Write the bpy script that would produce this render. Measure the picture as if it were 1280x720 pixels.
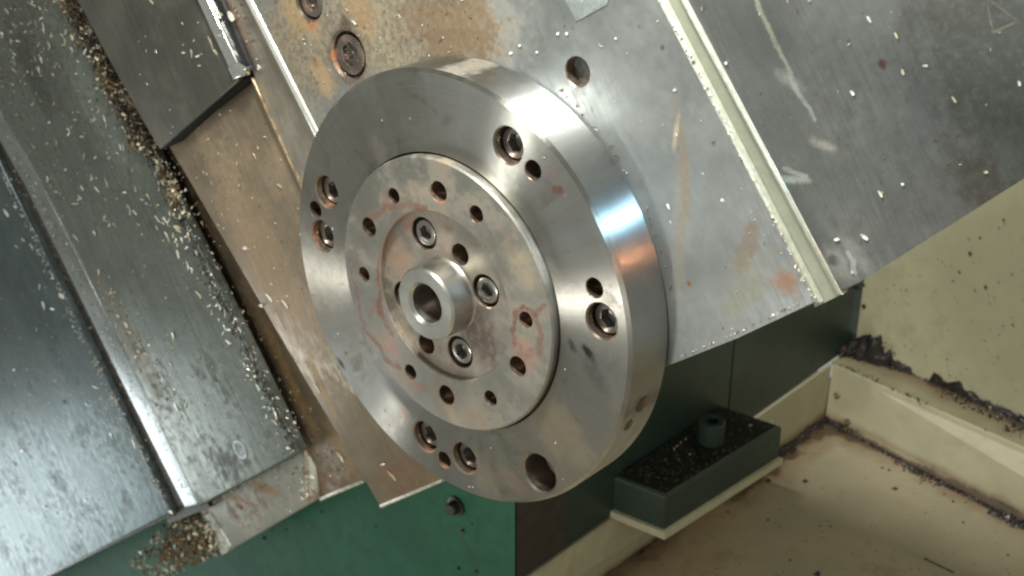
import bpy, bmesh, math, random
from mathutils import Vector, Matrix, noise
random.seed(7)
R = math.radians

# ------------------------------------------------------------------ scene, camera, light
scene = bpy.context.scene
for o in list(bpy.data.objects): bpy.data.objects.remove(o)
col = scene.collection

# spindle frame: x, y in the face plane, z out of the face; columns are world directions
AX = Vector((0.416674, -0.396535, -0.818006))
AY = Vector((0.622826, -0.530981, 0.574647))
AZ = AX.cross(AY).normalized()
AX.normalize(); AY = AZ.cross(AX).normalized()
MR = Matrix((AX, AY, AZ)).transposed()
PITCH = R(27.0)
CAM = Vector((31.031847, -575.740917, 296.771515))     # mm
FPX = 1678.6
RIGHT = Vector((1, 0, 0)); DOWN = Vector((0, -math.sin(PITCH), -math.cos(PITCH))); FWD = Vector((0, math.cos(PITCH), -math.sin(PITCH)))
S = 0.001

cd = bpy.data.cameras.new('camera'); cam = bpy.data.objects.new('camera', cd); col.objects.link(cam)
cam.matrix_world = Matrix.Translation(CAM * S) @ Matrix((RIGHT, -DOWN, -FWD)).transposed().to_4x4()
cd.sensor_width = 36; cd.lens = 36 * FPX / 1280; cd.clip_start = 0.01; cd.clip_end = 50
cd.dof.use_dof = True; cd.dof.focus_distance = 0.62; cd.dof.aperture_fstop = 16.0
scene.camera = cam

w = bpy.data.worlds.new('World'); scene.world = w; w.use_nodes = True
bg = w.node_tree.nodes['Background']
bg.inputs['Color'].default_value = (0.98, 1.0, 0.88, 1); bg.inputs['Strength'].default_value = 0.34

vs = scene.view_settings
vs.view_transform = 'Standard'; vs.look = 'None'; vs.gamma = 1.0; vs.exposure = 0.0
scene.render.engine = 'CYCLES'
scene.cycles.filter_width = 2.2
scene.cycles.max_bounces = 6

def D(x, y, z): return MR @ Vector((x, y, z))          # spindle mm -> world mm

def area(name, dpos, target, sx, sy, power, colour, spread=180):
    l = bpy.data.lights.new(name, 'AREA'); l.shape = 'RECTANGLE'; l.size = sx; l.size_y = sy
    l.spread = R(spread); l.energy = power; l.color = colour
    o = bpy.data.objects.new(name, l); col.objects.link(o)
    p = D(*dpos); o.location = p * S
    o.rotation_euler = (D(*target) - p).to_track_quat('-Z', 'Y').to_euler()
    return o
area('work_lamp', (-400, 320, 150), (20, 20, -20), 0.12, 0.06, 2.7, (0.98, 0.99, 0.92), 115)
area('head_lamp', (150, -60, 560), (-40, -60, 0), 0.045, 0.03, 0.46, (1.0, 0.98, 0.90), 115)
area('rim_blue_light', (10, 600, 8), (0, 110, -12), 0.03, 0.03, 0.012, (0.42, 0.76, 1.0), 10)  # small blue light added for the blue reflection on the rim
area('rim_orange_light', (160, 560, 8), (20, 108, -14), 0.005, 0.03, 0.0018, (1.0, 0.42, 0.18), 10)  # narrow orange source, added to put an orange band on the rim
area('cover_glare_light', (60, -1350, 260), (0, -500, -44), 0.60, 0.25, 0.9, (0.90, 0.97, 1.0), 120)  # unseen cool light added for the glare on the left covers

# ------------------------------------------------------------------ pixel rays onto real planes
def ray(x, y): return RIGHT * ((x - 640) / FPX) + DOWN * ((y - 360) / FPX) + FWD
def pz(x, y, z):                                       # photo pixel -> spindle frame mm on the plane z
    r = ray(x, y); w_ = CAM + r * ((z - CAM.dot(AZ)) / r.dot(AZ)); return Vector((w_.dot(AX), w_.dot(AY), z))
def pH(x, y, H):                                       # photo pixel -> world mm on the level plane H
    r = ray(x, y); return CAM + r * ((H - CAM.z) / r.z)
def pP(x, y, p0, n):
    r = ray(x, y); return CAM + r * ((p0 - CAM).dot(n) / r.dot(n))

# ------------------------------------------------------------------ materials
def NT(name):
    m = bpy.data.materials.new(name); m.use_nodes = True
    nt = m.node_tree; b = nt.nodes['Principled BSDF']; return m, nt, b
class G:
    def __init__(s, nt): s.nt = nt
    def n(s, t, **k):
        q = s.nt.nodes.new(t)
        for a, v in k.items(): setattr(q, a, v)
        return q
    def set(s, inp, v):
        if isinstance(v, bpy.types.NodeSocket): s.nt.links.new(v, inp)
        elif isinstance(v, (tuple, list)) and len(v) == 3 and inp.type == 'RGBA': inp.default_value = (*v, 1)
        else: inp.default_value = v
    def math(s, op, a, b=0.0, c=None, clamp=False):
        q = s.n('ShaderNodeMath', operation=op, use_clamp=clamp); s.set(q.inputs[0], a); s.set(q.inputs[1], b)
        if c is not None: s.set(q.inputs[2], c)
        return q.outputs[0]
    def vm(s, op, a, b=(0, 0, 0)):
        q = s.n('ShaderNodeVectorMath', operation=op); s.set(q.inputs[0], a)
        if op == 'SCALE': s.set(q.inputs[3], b)
        else: s.set(q.inputs[1], b)
        return q.outputs[1] if op in ('LENGTH', 'DOT_PRODUCT', 'DISTANCE') else q.outputs[0]
    def noise(s, vec, scale, detail=4, rough=0.6, dist=0.0):
        q = s.n('ShaderNodeTexNoise'); s.set(q.inputs['Vector'], vec); q.inputs['Scale'].default_value = scale
        q.inputs['Detail'].default_value = detail; q.inputs['Roughness'].default_value = rough; q.inputs['Distortion'].default_value = dist
        return q.outputs[0]
    def ramp(s, v, a, b, lo=0.0, hi=1.0):              # smooth step from a to b
        q = s.n('ShaderNodeMapRange', interpolation_type='SMOOTHSTEP'); s.set(q.inputs[0], v)
        for i, x in zip((1, 2, 3, 4), (a, b, lo, hi)): s.set(q.inputs[i], x)
        return q.outputs[0]
    def mix(s, f, a, b):
        q = s.n('ShaderNodeMix', data_type='RGBA'); s.set(q.inputs[0], f); s.set(q.inputs[6], a); s.set(q.inputs[7], b); return q.outputs[2]
    def mixf(s, f, a, b):
        q = s.n('ShaderNodeMix', data_type='FLOAT'); s.set(q.inputs[0], f); s.set(q.inputs[2], a); s.set(q.inputs[3], b); return q.outputs[0]

def blob(g, P, wob, c, rx, ry, ang=0.0, soft=0.5):
    """mask of a stain or of painted shading: an ellipse at c (mm) with a ragged edge"""
    q = g.vm('SUBTRACT', P, (c[0] * S, c[1] * S, 0))
    r = g.n('ShaderNodeVectorRotate', rotation_type='Z_AXIS'); g.set(r.inputs['Vector'], q); r.inputs['Angle'].default_value = -ang
    q = g.vm('MULTIPLY', r.outputs[0], (1000 / rx, 1000 / ry, 0))
    d = g.math('ADD', g.vm('LENGTH', q), g.math('MULTIPLY', g.math('SUBTRACT', wob, 0.5), 2.4))
    return g.ramp(d, 1.0 + soft, 1.0 - soft, 0.0, 1.0)
def seg(g, P, wob, a, b, wd):
    """mask of a thin run mark between a and b (mm)"""
    a = Vector((a[0], a[1])) * S; b = Vector((b[0], b[1])) * S; d = b - a; L2 = max(d.length_squared, 1e-12)
    pa = g.vm('SUBTRACT', P, (a.x, a.y, 0))
    h = g.math('MULTIPLY', g.vm('DOT_PRODUCT', pa, (d.x, d.y, 0)), 1 / L2, clamp=True)
    pr = g.n('ShaderNodeVectorMath', operation='SCALE'); pr.inputs[0].default_value = (d.x, d.y, 0); g.set(pr.inputs[3], h)
    q = g.vm('MULTIPLY', g.vm('SUBTRACT', pa, pr.outputs[0]), (1000, 1000, 0))
    dd = g.vm('LENGTH', q)
    return g.ramp(dd, wd * 1.7, wd * 0.5, 0.0, 1.0)

RUST = (0.20, 0.075, 0.028); RED = (0.135, 0.052, 0.032)
def steel(name, base, rough=0.35, metal=1.0, aniso=0.0, stains_shading=(), runs=(), org=(0, 0, 0), grime=0.35, grime_col=(0.05, 0.042, 0.03),
          speck=0.25, speck_col=(0.5, 0.48, 0.38), grain=None, bump=0.25, zone=None, rustn=0.0, rust_col=RUST, tex_scale=1.0, cloud=1.0, runwob=0.009, gk=0.5):
    m, nt, b = NT(name); g = G(nt)
    P0 = g.n('ShaderNodeTexCoord').outputs['Object']
    P = g.vm('ADD', P0, tuple(c * S for c in org))
    n1 = g.noise(P, 22 * tex_scale, 6, 0.65); n2 = g.noise(P, 160 * tex_scale, 4, 0.6); n3 = g.noise(P, 900, 2, 0.5)
    c = g.mix(g.ramp(n1, 0.30, 0.75), tuple(x * (1 - 0.28 * cloud) for x in base), tuple(min(1, x * (1 + 0.18 * cloud)) for x in base))
    gm = g.math('MULTIPLY', g.ramp(g.math('ADD', g.math('MULTIPLY', n1, 0.6), g.math('MULTIPLY', n2, 0.4)), 0.47, 0.66), grime)
    c = g.mix(gm, c, grime_col)
    metalv = g.math('SUBTRACT', metal, g.math('MULTIPLY', gm, 0.8), clamp=True)
    rv = g.math('ADD', rough - 0.08, g.math('MULTIPLY', n2, 0.16))
    rv = g.math('ADD', rv, g.math('MULTIPLY', gm, 0.3))
    if grain:                                           # fine machining lines, stretched noise along one direction
        mp = g.n('ShaderNodeMapping'); g.set(mp.inputs['Vector'], P); mp.inputs['Rotation'].default_value = (0, 0, grain[0]); mp.inputs['Scale'].default_value = (grain[1], grain[2], 1)
        gr = g.noise(mp.outputs[0], 1.0, 3, 0.6)
        c = g.mix(g.ramp(gr, 0.35, 0.7, 0.0, gk), c, tuple(x * 0.5 for x in base))
        rv = g.math('ADD', rv, g.math('MULTIPLY', g.math('SUBTRACT', gr, 0.5), 0.25))
    ringn = None
    if aniso:                                           # concentric tool marks and radial highlight streaks painted into the colour
        xy = g.vm('MULTIPLY', P, (1, 1, 0)); rad = g.vm('LENGTH', xy)
        cx = g.n('ShaderNodeCombineXYZ'); g.set(cx.inputs[0], rad); ringn = g.noise(cx.outputs[0], 900, 4, 0.7)
        sect = g.noise(g.vm('SCALE', g.vm('NORMALIZE', xy), 1.0), 7.0, 5, 0.7)
        c = g.mix(g.ramp(ringn, 0.35, 0.65, 0.0, 0.30), c, tuple(x * 0.6 for x in base))
        rv = g.math('ADD', rv, g.math('MULTIPLY', g.math('SUBTRACT', ringn, 0.5), 0.16))
        rv = g.math('ADD', rv, g.math('MULTIPLY', g.math('SUBTRACT', sect, 0.5), 0.10))
        c = g.mix(g.ramp(sect, 0.42, 0.62, 0.0, 0.18), c, tuple(x * 0.55 for x in base))
        sm = g.ramp(g.noise(P, 34, 6, 0.72, 1.2), 0.54, 0.66, 0.0, 1.0)
        rv = g.math('ADD', rv, g.math('MULTIPLY', sm, 0.10)); c = g.mix(g.math('MULTIPLY', sm, 0.22), c, (0.25, 0.21, 0.14))
    wob = g.noise(P, 110, 5, 0.7); wob2 = g.noise(P, 320, 4, 0.7)
    if zone:                                            # a part of the surface with its own colour or painted-in light
        for (zc, zcol, zm) in zone:
            msk = None
            for e in zc:
                k = blob(g, P, wob, e[0], e[1], e[2], e[3] if len(e) > 3 else 0, 0.6); msk = k if msk is None else g.math('MAXIMUM', msk, k)
            zz = g.mix(g.ramp(wob2, 0.35, 0.62), zcol, tuple(x * 0.55 for x in zcol))
            c = g.mix(g.math('MULTIPLY', msk, zm), c, zz)
            metalv = g.math('SUBTRACT', metalv, g.math('MULTIPLY', msk, 0.75 * zm), clamp=True)
            rv = g.math('ADD', rv, g.math('MULTIPLY', msk, 0.15))
    if rustn > 0:
        rm = g.math('MULTIPLY', g.math('MULTIPLY', g.ramp(wob, 0.50, 0.62), g.ramp(n1, 0.40, 0.62)), rustn)
        c = g.mix(rm, c, rust_col); metalv = g.math('SUBTRACT', metalv, g.math('MULTIPLY', rm, 0.9), clamp=True)
    for (cc, rx, ry, an, colr, st) in stains_shading:
        k = g.math('MULTIPLY', blob(g, P, wob, cc, rx, ry, an, 0.55), g.math('MULTIPLY', g.ramp(wob2, 0.25, 0.55, 0.35, 1.0), st))
        c = g.mix(k, c, colr); metalv = g.math('SUBTRACT', metalv, g.math('MULTIPLY', k, 0.5 if max(colr) > 0.1 else 0.1), clamp=True); rv = g.math('ADD', rv, g.math('MULTIPLY', k, 0.2))
    if runs:
        nw = g.n('ShaderNodeTexNoise'); g.set(nw.inputs['Vector'], P); nw.inputs['Scale'].default_value = 110; nw.inputs['Detail'].default_value = 3
        off = g.vm('SUBTRACT', nw.outputs[1], (0.5, 0.5, 0.5)); Pw = g.vm('ADD', P, g.vm('MULTIPLY', off, (runwob, runwob, 0)))
        for (pts, wd, colr, st) in runs:
            k = None
            for a, bb in zip(pts[:-1], pts[1:]):
                q = seg(g, Pw, wob, a, bb, wd * (1.5 if name == 'ground_steel' else 1.0)); k = q if k is None else g.math('MAXIMUM', k, q)
            k = g.math('MULTIPLY', g.math('MULTIPLY', k, g.ramp(wob2, 0.3, 0.55, 0.35, 1.0)), min(1.0, st * 1.25))
            c = g.mix(k, c, colr); metalv = g.math('SUBTRACT', metalv, g.math('MULTIPLY', k, 0.8), clamp=True)
    sp = g.math('MULTIPLY', g.ramp(n3, 0.66, 0.72), speck)
    c = g.mix(sp, c, speck_col)
    g.set(b.inputs['Base Color'], c); g.set(b.inputs['Metallic'], metalv); g.set(b.inputs['Roughness'], g.math('MAXIMUM', rv, 0.08))
    bp = g.n('ShaderNodeBump'); bp.inputs['Strength'].default_value = bump; bp.inputs['Distance'].default_value = 0.0004
    hgt = g.math('ADD', g.math('MULTIPLY', n2, 0.7), g.math('MULTIPLY', n3, 0.3))
    g.set(bp.inputs['Height'], hgt); g.set(b.inputs['Normal'], bp.outputs[0])
    if aniso:
        b.inputs['Anisotropic'].default_value = aniso; b.inputs['Anisotropic Rotation'].default_value = 0.25
        t = g.n('ShaderNodeTangent', direction_type='RADIAL', axis='Z'); g.set(b.inputs['Tangent'], t.outputs[0])
    return m

EDGE = {}
def paint(name, base, rough=0.45, grime=0.5, grime_col=(0.03, 0.026, 0.02), speck=0.3, scale=1.0, dirt=(), warm=None, org=None):
    m, nt, b = NT(name); g = G(nt)
    P = g.n('ShaderNodeNewGeometry').outputs['Position']
    n1 = g.noise(P, 9 * scale, 5, 0.6); n2 = g.noise(P, 70 * scale, 5, 0.65); n3 = g.noise(P, 420, 2, 0.5)
    c = g.mix(g.ramp(n1, 0.3, 0.7), tuple(x * 0.78 for x in base), tuple(x * 1.12 for x in base))
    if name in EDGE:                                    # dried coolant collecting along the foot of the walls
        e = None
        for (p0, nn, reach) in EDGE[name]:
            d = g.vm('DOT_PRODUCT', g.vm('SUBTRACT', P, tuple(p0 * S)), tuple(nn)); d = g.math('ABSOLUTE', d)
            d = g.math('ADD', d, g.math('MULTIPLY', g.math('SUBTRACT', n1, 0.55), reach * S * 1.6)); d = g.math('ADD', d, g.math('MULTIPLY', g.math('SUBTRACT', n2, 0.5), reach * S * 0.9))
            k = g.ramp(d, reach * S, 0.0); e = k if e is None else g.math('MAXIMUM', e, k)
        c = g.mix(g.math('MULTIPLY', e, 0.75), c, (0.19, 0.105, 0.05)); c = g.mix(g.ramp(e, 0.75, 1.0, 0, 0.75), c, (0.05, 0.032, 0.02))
    if warm: c = g.mix(g.ramp(n1, 0.42, 0.70, 0, 0.8), c, warm)
    gm = g.math('MULTIPLY', g.ramp(g.math('ADD', g.math('MULTIPLY', n1, 0.5), g.math('MULTIPLY', n2, 0.5)), 0.50, 0.66), grime)
    c = g.mix(gm, c, grime_col)
    c = g.mix(g.math('MULTIPLY', g.ramp(n3, 0.70, 0.75), speck), c, grime_col)
    g.set(b.inputs['Base Color'], c)
    g.set(b.inputs['Roughness'], g.math('ADD', rough - 0.1, g.math('MULTIPLY', n2, 0.2)))
    bp = g.n('ShaderNodeBump'); bp.inputs['Strength'].default_value = 0.3; bp.inputs['Distance'].default_value = 0.0005
    g.set(bp.inputs['Height'], n2); g.set(b.inputs['Normal'], bp.outputs[0])
    return m

def simple(name, base, rough, metal=0.0, vary=0.3, scale=300):
    m, nt, b = NT(name); g = G(nt)
    P = g.n('ShaderNodeNewGeometry').outputs['Position']
    n = g.noise(P, scale, 3, 0.6)
    g.set(b.inputs['Base Color'], g.mix(g.ramp(n, 0.35, 0.65), tuple(x * (1 - vary) for x in base), tuple(min(1, x * (1 + vary)) for x in base)))
    b.inputs['Metallic'].default_value = metal; g.set(b.inputs['Roughness'], g.math('ADD', rough - 0.08, g.math('MULTIPLY', n, 0.16)))
    bp = g.n('ShaderNodeBump'); bp.inputs['Strength'].default_value = 0.3; bp.inputs['Distance'].default_value = 0.0003
    g.set(bp.inputs['Height'], n); g.set(b.inputs['Normal'], bp.outputs[0])
    return m

# ------------------------------------------------------------------ mesh helpers
def mesh_from(bm, name, mat, smooth=None):
    me = bpy.data.meshes.new(name); bm.to_mesh(me); bm.free()
    for m in (mat if isinstance(mat, (list, tuple)) else [mat]): me.materials.append(m)
    if smooth is not None:
        me.polygons.foreach_set('use_smooth', [True] * len(me.polygons)); me.set_sharp_from_angle(angle=R(smooth))
    return me
def place(name, me, parent=None, mw=None):
    o = bpy.data.objects.new(name, me); col.objects.link(o)
    if parent: o.parent = parent
    if mw is not None: o.matrix_world = mw
    return o
def tag(o, label=None, cat=None, group=None, kind=None):
    if label: o['label'] = label
    if cat: o['category'] = cat
    if group: o['group'] = group
    if kind: o['kind'] = kind
    return o
def frame(base):                                        # spindle-frame matrix standing at base (mm)
    return Matrix.Translation(D(*base) * S) @ MR.to_4x4()
def root(name, base=(0, 0, 0), world=False):
    o = bpy.data.objects.new(name, None); col.objects.link(o); o.empty_display_size = 0.02
    o.matrix_world = Matrix.Translation(Vector(base) * S) if world else frame(base)
    return o
def prism(pts, z0, z1, bev=0.0, segs=1, org=(0, 0, 0), top_only=True):
    """solid plate from an outline in spindle mm; z1 is the top"""
    o = Vector(org); n = len(pts)
    if sum(pts[i][0] * pts[(i + 1) % n][1] - pts[(i + 1) % n][0] * pts[i][1] for i in range(n)) < 0: pts = pts[::-1]
    bm = bmesh.new()
    lo = [bm.verts.new((Vector((p[0], p[1], z0)) - o) * S) for p in pts]; hi = [bm.verts.new((Vector((p[0], p[1], z1)) - o) * S) for p in pts]
    bm.faces.new(lo[::-1]); tf = bm.faces.new(hi)
    for i in range(n): bm.faces.new((lo[i], lo[(i + 1) % n], hi[(i + 1) % n], hi[i]))
    if bev: bmesh.ops.bevel(bm, geom=list(tf.edges), offset=bev * S, segments=segs, affect='EDGES', profile=0.5)
    return bm
def lathe(prof, n=96, c=(0, 0), mi=0, bm=None, caps=True):
    """turned solid about z: prof = [(r, z)...] from the bottom axis to the top axis"""
    bm = bm or bmesh.new(); rings = []
    for (r, z) in prof:
        if r <= 1e-6: rings.append([bm.verts.new((c[0] * S, c[1] * S, z * S))])
        else: rings.append([bm.verts.new(((c[0] + r * math.cos(2 * math.pi * i / n)) * S, (c[1] + r * math.sin(2 * math.pi * i / n)) * S, z * S)) for i in range(n)])
    for a, b in zip(rings[:-1], rings[1:]):
        for i in range(n):
            j = (i + 1) % n
            if len(a) == 1 and len(b) == 1: continue
            if len(a) == 1: f = bm.faces.new((a[0], b[j], b[i]))
            elif len(b) == 1: f = bm.faces.new((a[i], a[j], b[0]))
            else: f = bm.faces.new((a[i], a[j], b[j], b[i]))
            f.material_index = mi
    return bm
def hole(bm, c, r, ztop, depth, ch=0.5, n=32):
    lathe([(0, ztop - depth - r * 0.5), (r, ztop - depth), (r, ztop - ch), (r + ch, ztop + 0.001), (r + ch + 1.2, ztop + 1.2), (0, ztop + 1.2)], n, c, 0, bm)
def cut(me, cutter_bm, hole_mat):
    cm = mesh_from(cutter_bm, 'cut', [hole_mat]); a = bpy.data.objects.new('a', me); b = bpy.data.objects.new('b', cm)
    col.objects.link(a); col.objects.link(b)
    md = a.modifiers.new('b', 'BOOLEAN'); md.operation = 'DIFFERENCE'; md.solver = 'EXACT'; md.object = b
    md.material_mode = 'TRANSFER'; md.use_self = True
    dg = bpy.context.evaluated_depsgraph_get(); res = bpy.data.meshes.new_from_object(a.evaluated_get(dg))
    bpy.data.objects.remove(a); bpy.data.objects.remove(b)
    res.polygons.foreach_set('use_smooth', [True] * len(res.polygons)); res.set_sharp_from_angle(angle=R(28))
    return res
def poly(pix, z): return [(v.x, v.y) for v in (pz(x, y, z) for x, y in pix)]

# ------------------------------------------------------------------ shared materials
ZF, ZR, ZC, ZB = 0.0, 4.0, 0.8, -28.0                   # disc face, raised face, recess floor, disc back
m_bore = steel('bore_steel', (0.30, 0.24, 0.19), 0.30, 0.9, grime=0.3, rustn=0.9, rust_col=(0.30, 0.10, 0.035))
m_screw = steel('screw_black', (0.36, 0.34, 0.32), 0.25, 0.9, grime=0.4, rustn=0.3)
m_dark = simple('seam_shadow_black', (0.012, 0.011, 0.010), 0.75)
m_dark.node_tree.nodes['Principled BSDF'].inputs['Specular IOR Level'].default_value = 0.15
m_gap = simple('gap_dark', (0.02, 0.017, 0.014), 0.7)

def hexsock_screw(c, r, ztop, h, parent, name='socket_screw', mat=None, rot=0.0, hexr=None):
    """cap screw head with a hexagonal socket"""
    hr = hexr or r * 0.52; zb = ztop - h; dp = min(h * 0.75, r * 0.7)
    bm = bmesh.new(); n = 36
    def ringv(rr, z): return [bm.verts.new(((c[0] + rr * math.cos(2 * math.pi * i / n)) * S, (c[1] + rr * math.sin(2 * math.pi * i / n)) * S, z * S)) for i in range(n)]
    def hexv(z, k=1.0):
        out = []
        for i in range(n):
            a = 2 * math.pi * i / n; aa = ((a + math.pi / 6) % (math.pi / 3)) - math.pi / 6
            rr = hr * k / math.cos(aa)
            out.append(bm.verts.new(((c[0] + rr * math.cos(a + rot)) * S, (c[1] + rr * math.sin(a + rot)) * S, z * S)))
        return out
    rings = [ringv(r, zb), ringv(r, ztop - 0.9), ringv(r - 0.35, ztop - 0.25), ringv(r - 0.9, ztop), hexv(ztop, 1.08), hexv(ztop - 0.35), hexv(ztop - dp)]
    for a, b in zip(rings[:-1], rings[1:]):
        for i in range(n): j = (i + 1) % n; bm.faces.new((a[i], a[j], b[j], b[i]))
    cv = bm.verts.new((c[0] * S, c[1] * S, (ztop - dp - hr * 0.3) * S)); last = rings[-1]
    for i in range(n): bm.faces.new((last[i], last[(i + 1) % n], cv))
    return place(name, mesh_from(bm, name, mat or m_screw, 32), parent)

# ------------------------------------------------------------------ the mounting disc
disc = tag(root('mounting_disc', (0, 0, 0)), 'large round machined steel disc with bolt holes and a short hollow hub at its centre', 'machine disc')
def dp(x, y, z=0.0): v = pz(x, y, z); return (v.x, v.y)
st_face = [(dp(697, 237), 4, 2.2, 1.2, RED, 0.9), (dp(690, 215), 4, 3, 0.5, RUST, 0.35), (dp(735, 440), 5, 2.0, 0.3, (0.02, 0.02, 0.02), 0.9), (dp(715, 432), 3, 1.6, 0.1, (0.03, 0.03, 0.03), 0.7),
           (dp(655, 512), 5, 4, 0, (0.26, 0.16, 0.08), 0.5), (dp(505, 515), 4, 2, 0, RUST, 0.5), (dp(427, 455), 3.4, 1.6, 0.2, (0.05, 0.04, 0.03), 0.7),
           (dp(475, 190), 9, 5, 0, (0.25, 0.16, 0.09), 0.3), (dp(430, 410), 20, 10, 0.2, (0.24, 0.18, 0.11), 0.18), (dp(640, 600), 9, 5, 0.6, (0.30, 0.17, 0.08), 0.5),
           (dp(700, 540), 20, 12, 0.4, (0.33, 0.25, 0.14), 0.5), (dp(600, 585), 16, 8, 0.2, (0.3, 0.24, 0.15), 0.5), (dp(745, 470), 10, 4, 0.3, (0.10, 0.10, 0.10), 0.4), (dp(450, 260), 12, 3, 1.3, (0.22, 0.16, 0.11), 0.35), (dp(770, 500), 9, 3, 0, (0.16, 0.13, 0.10), 0.4), (dp(690, 340), 6, 4, 0, (0.25, 0.2, 0.13), 0.25)]
m_face = steel('turned_steel', (0.43, 0.415, 0.38), 0.36, 1.0, 1.0, stains_shading=st_face, grime=0.07, grime_col=(0.16, 0.13, 0.09), speck=0.15, bump=0.10, cloud=0.25)
m_rim = steel('rim_steel', (0.54, 0.54, 0.53), 0.32, 1.0, 1.0, stains_shading=[(dp(592, 78, -18), 9, 7, 0, (0.42, 0.36, 0.28), 0.8), (dp(806, 508, -14), 5, 5, 0, (0.12, 0.08, 0.06), 0.6)], grime=0.12, speck=0.1, bump=0.10, cloud=0.4)  # pale brown patch at the rim top is a painted reflection
body = lathe([(0, ZB), (110 - 1.0, ZB), (110, ZB + 1.0), (110, -1.6), (110 - 1.6, ZF), (70.7, ZF), (70.7, -14.1), (0, -14.1)], 192)
for f in body.faces:
    c = f.calc_center_median()
    if Vector((c.x, c.y)).length > 0.1094 and c.z < -0.0016: f.material_index = 1
body_me = mesh_from(body, 'disc_body', [m_face, m_rim])
cb = bmesh.new()
BIG = [(408, 240), (403, 295), (635, 182), (752, 402), (531, 546), (580, 573)]
SMALL = [(394, 262), (666, 213), (743, 360), (555, 575)]
for q in BIG: hole(cb, dp(*q), 8.3, ZF, 15, 0.8, 40)
for q in SMALL: hole(cb, dp(*q), 4.5, ZF, 18, 0.4)
body_me = cut(body_me, cb, m_bore)
cb = bmesh.new(); hole(cb, dp(674, 592), 9.8, ZF, 16, 1.0, 48)
body_me = cut(body_me, cb, steel('plain_bore_steel', (0.33, 0.28, 0.24), 0.34, 1.0, grime=0.45, rustn=0.6))
place('disc_body', body_me, disc)
for k, q in enumerate(BIG): hexsock_screw(dp(*q), 7.5, ZF - 4.5, 8, disc, rot=0.3 * k)
# rim: two shallow dimples in the side of the disc, seen lower right
for (px, py, zz, rr) in ((806, 508, -14, 4.2), (796, 540, -8, 3.0)):
    v = pz(px, py, zz); a = math.atan2(v.y, v.x)
    bm = bmesh.new(); bmesh.ops.create_cone(bm, cap_ends=True, segments=24, radius1=rr * S, radius2=rr * S, depth=0.6 * S)
    o = place('side_plug', mesh_from(bm, 'side_plug', m_bore, 30), disc)
    o.matrix_local = Matrix.Translation(Vector((110.1 * math.cos(a), 110.1 * math.sin(a), zz)) * S) @ Vector((math.cos(a), math.sin(a), 0)).to_track_quat('Z', 'Y').to_matrix().to_4x4()
# painted reflection at the top of the rim
v = pz(592, 78, -18); a0 = math.atan2(v.y, v.x)

# raised face with recess
def rp(x, y): return dp(x, y, ZR)
runs = [([rp(447, 362), rp(441, 345), rp(445, 318)], 0.9, RED, 0.55), ([rp(447, 362), rp(450, 398), rp(462, 418), rp(480, 445), rp(500, 462)], 0.9, RED, 0.6),
        ([rp(474, 392), rp(473, 345), rp(478, 318), rp(492, 292), rp(508, 272), rp(530, 262)], 1.3, RED, 0.75), ([rp(474, 392), rp(490, 415)], 1.6, RED, 0.6),
        ([rp(463, 272), rp(480, 262), rp(508, 256), rp(530, 260)], 1.1, RED, 0.6), ([rp(482, 258), rp(486, 246)], 1.6, RED, 0.45),
        ([rp(640, 430), rp(643, 398), rp(655, 385), rp(668, 392)], 0.9, RED, 0.75), ([rp(668, 392), rp(682, 384)], 0.9, RED, 0.6), ([rp(668, 395), rp(676, 420), rp(674, 440)], 1.0, RED, 0.6),
        ([rp(645, 425), rp(652, 445), rp(664, 440)], 1.3, RED, 0.45), ([rp(505, 470), rp(530, 486)], 1.2, (0.25, 0.1, 0.06), 0.5), ([rp(472, 375), rp(462, 398)], 0.8, RED, 0.4)]
st_r = [(rp(487, 432), 8, 5, 0.4, (0.34, 0.16, 0.11), 0.5), (rp(648, 330), 12, 6, 0.2, (0.35, 0.29, 0.17), 0.45), (rp(656, 440), 8, 6, 0, (0.36, 0.17, 0.11), 0.5), (rp(640, 300), 5, 3, 0, RUST, 0.3),
        (rp(520, 240), 12, 4, 1.2, (0.36, 0.24, 0.15), 0.3), (rp(560, 510), 12, 4, 0.2, (0.35, 0.27, 0.17), 0.4), (rp(690, 330), 3, 1.5, 0.2, RED, 0.4)]
m_raised = steel('ground_steel', (0.35, 0.335, 0.295), 0.42, 0.85, 0.3, stains_shading=st_r, runs=runs, grime=0.85, grime_col=(0.20, 0.15, 0.095), speck=0.35, speck_col=(0.08, 0.05, 0.03), bump=0.35, rustn=0.22)
RR, RC = 69.6, 43.0
rb = lathe([(0, -14), (RR, -14), (RR, ZR - 0.9), (RR - 0.9, ZR), (0, ZR)], 160)
rme = mesh_from(rb, 'raised_face', [m_raised])
m_rec = steel('recess_steel', (0.42, 0.385, 0.33), 0.36, 0.9, 0.0, stains_shading=[(dp(495, 320, ZC), 16, 10, 0.2, (0.30, 0.18, 0.11), 0.7), (dp(597, 415, ZC), 17, 11, 0, (0.09, 0.055, 0.04), 0.8), (dp(520, 285, ZC), 12, 6, 0.8, (0.34, 0.15, 0.08), 0.6)], grime=0.8, grime_col=(0.17, 0.11, 0.07), speck=0.3, speck_col=(0.06, 0.04, 0.03), rustn=0.35)  # dark patch lower right of the hub paints in the hub's shadow
cb = bmesh.new(); lathe([(0, ZC), (RC, ZC), (RC, ZR - 0.5), (RC + 0.5, ZR + 0.001), (RC + 1.5, ZR + 1.0), (0, ZR + 1.0)], 128, bm=cb)
rme = cut(rme, cb, m_rec)
cb = bmesh.new()
RINGH = [(148, 5.0), (121, 4.0), (61, 3.8), (31.5, 4.8), (0.5, 3.8), (-32, 5.0), (-60, 3.8), (-118, 3.7), (-147.5, 4.7), (-178, 3.7)]
RINGP = [(548, 240), (595, 268), (657, 400), (647, 458), (613, 498), (558, 494), (513, 465), (455, 343), (461, 284), (492, 245)]
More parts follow.
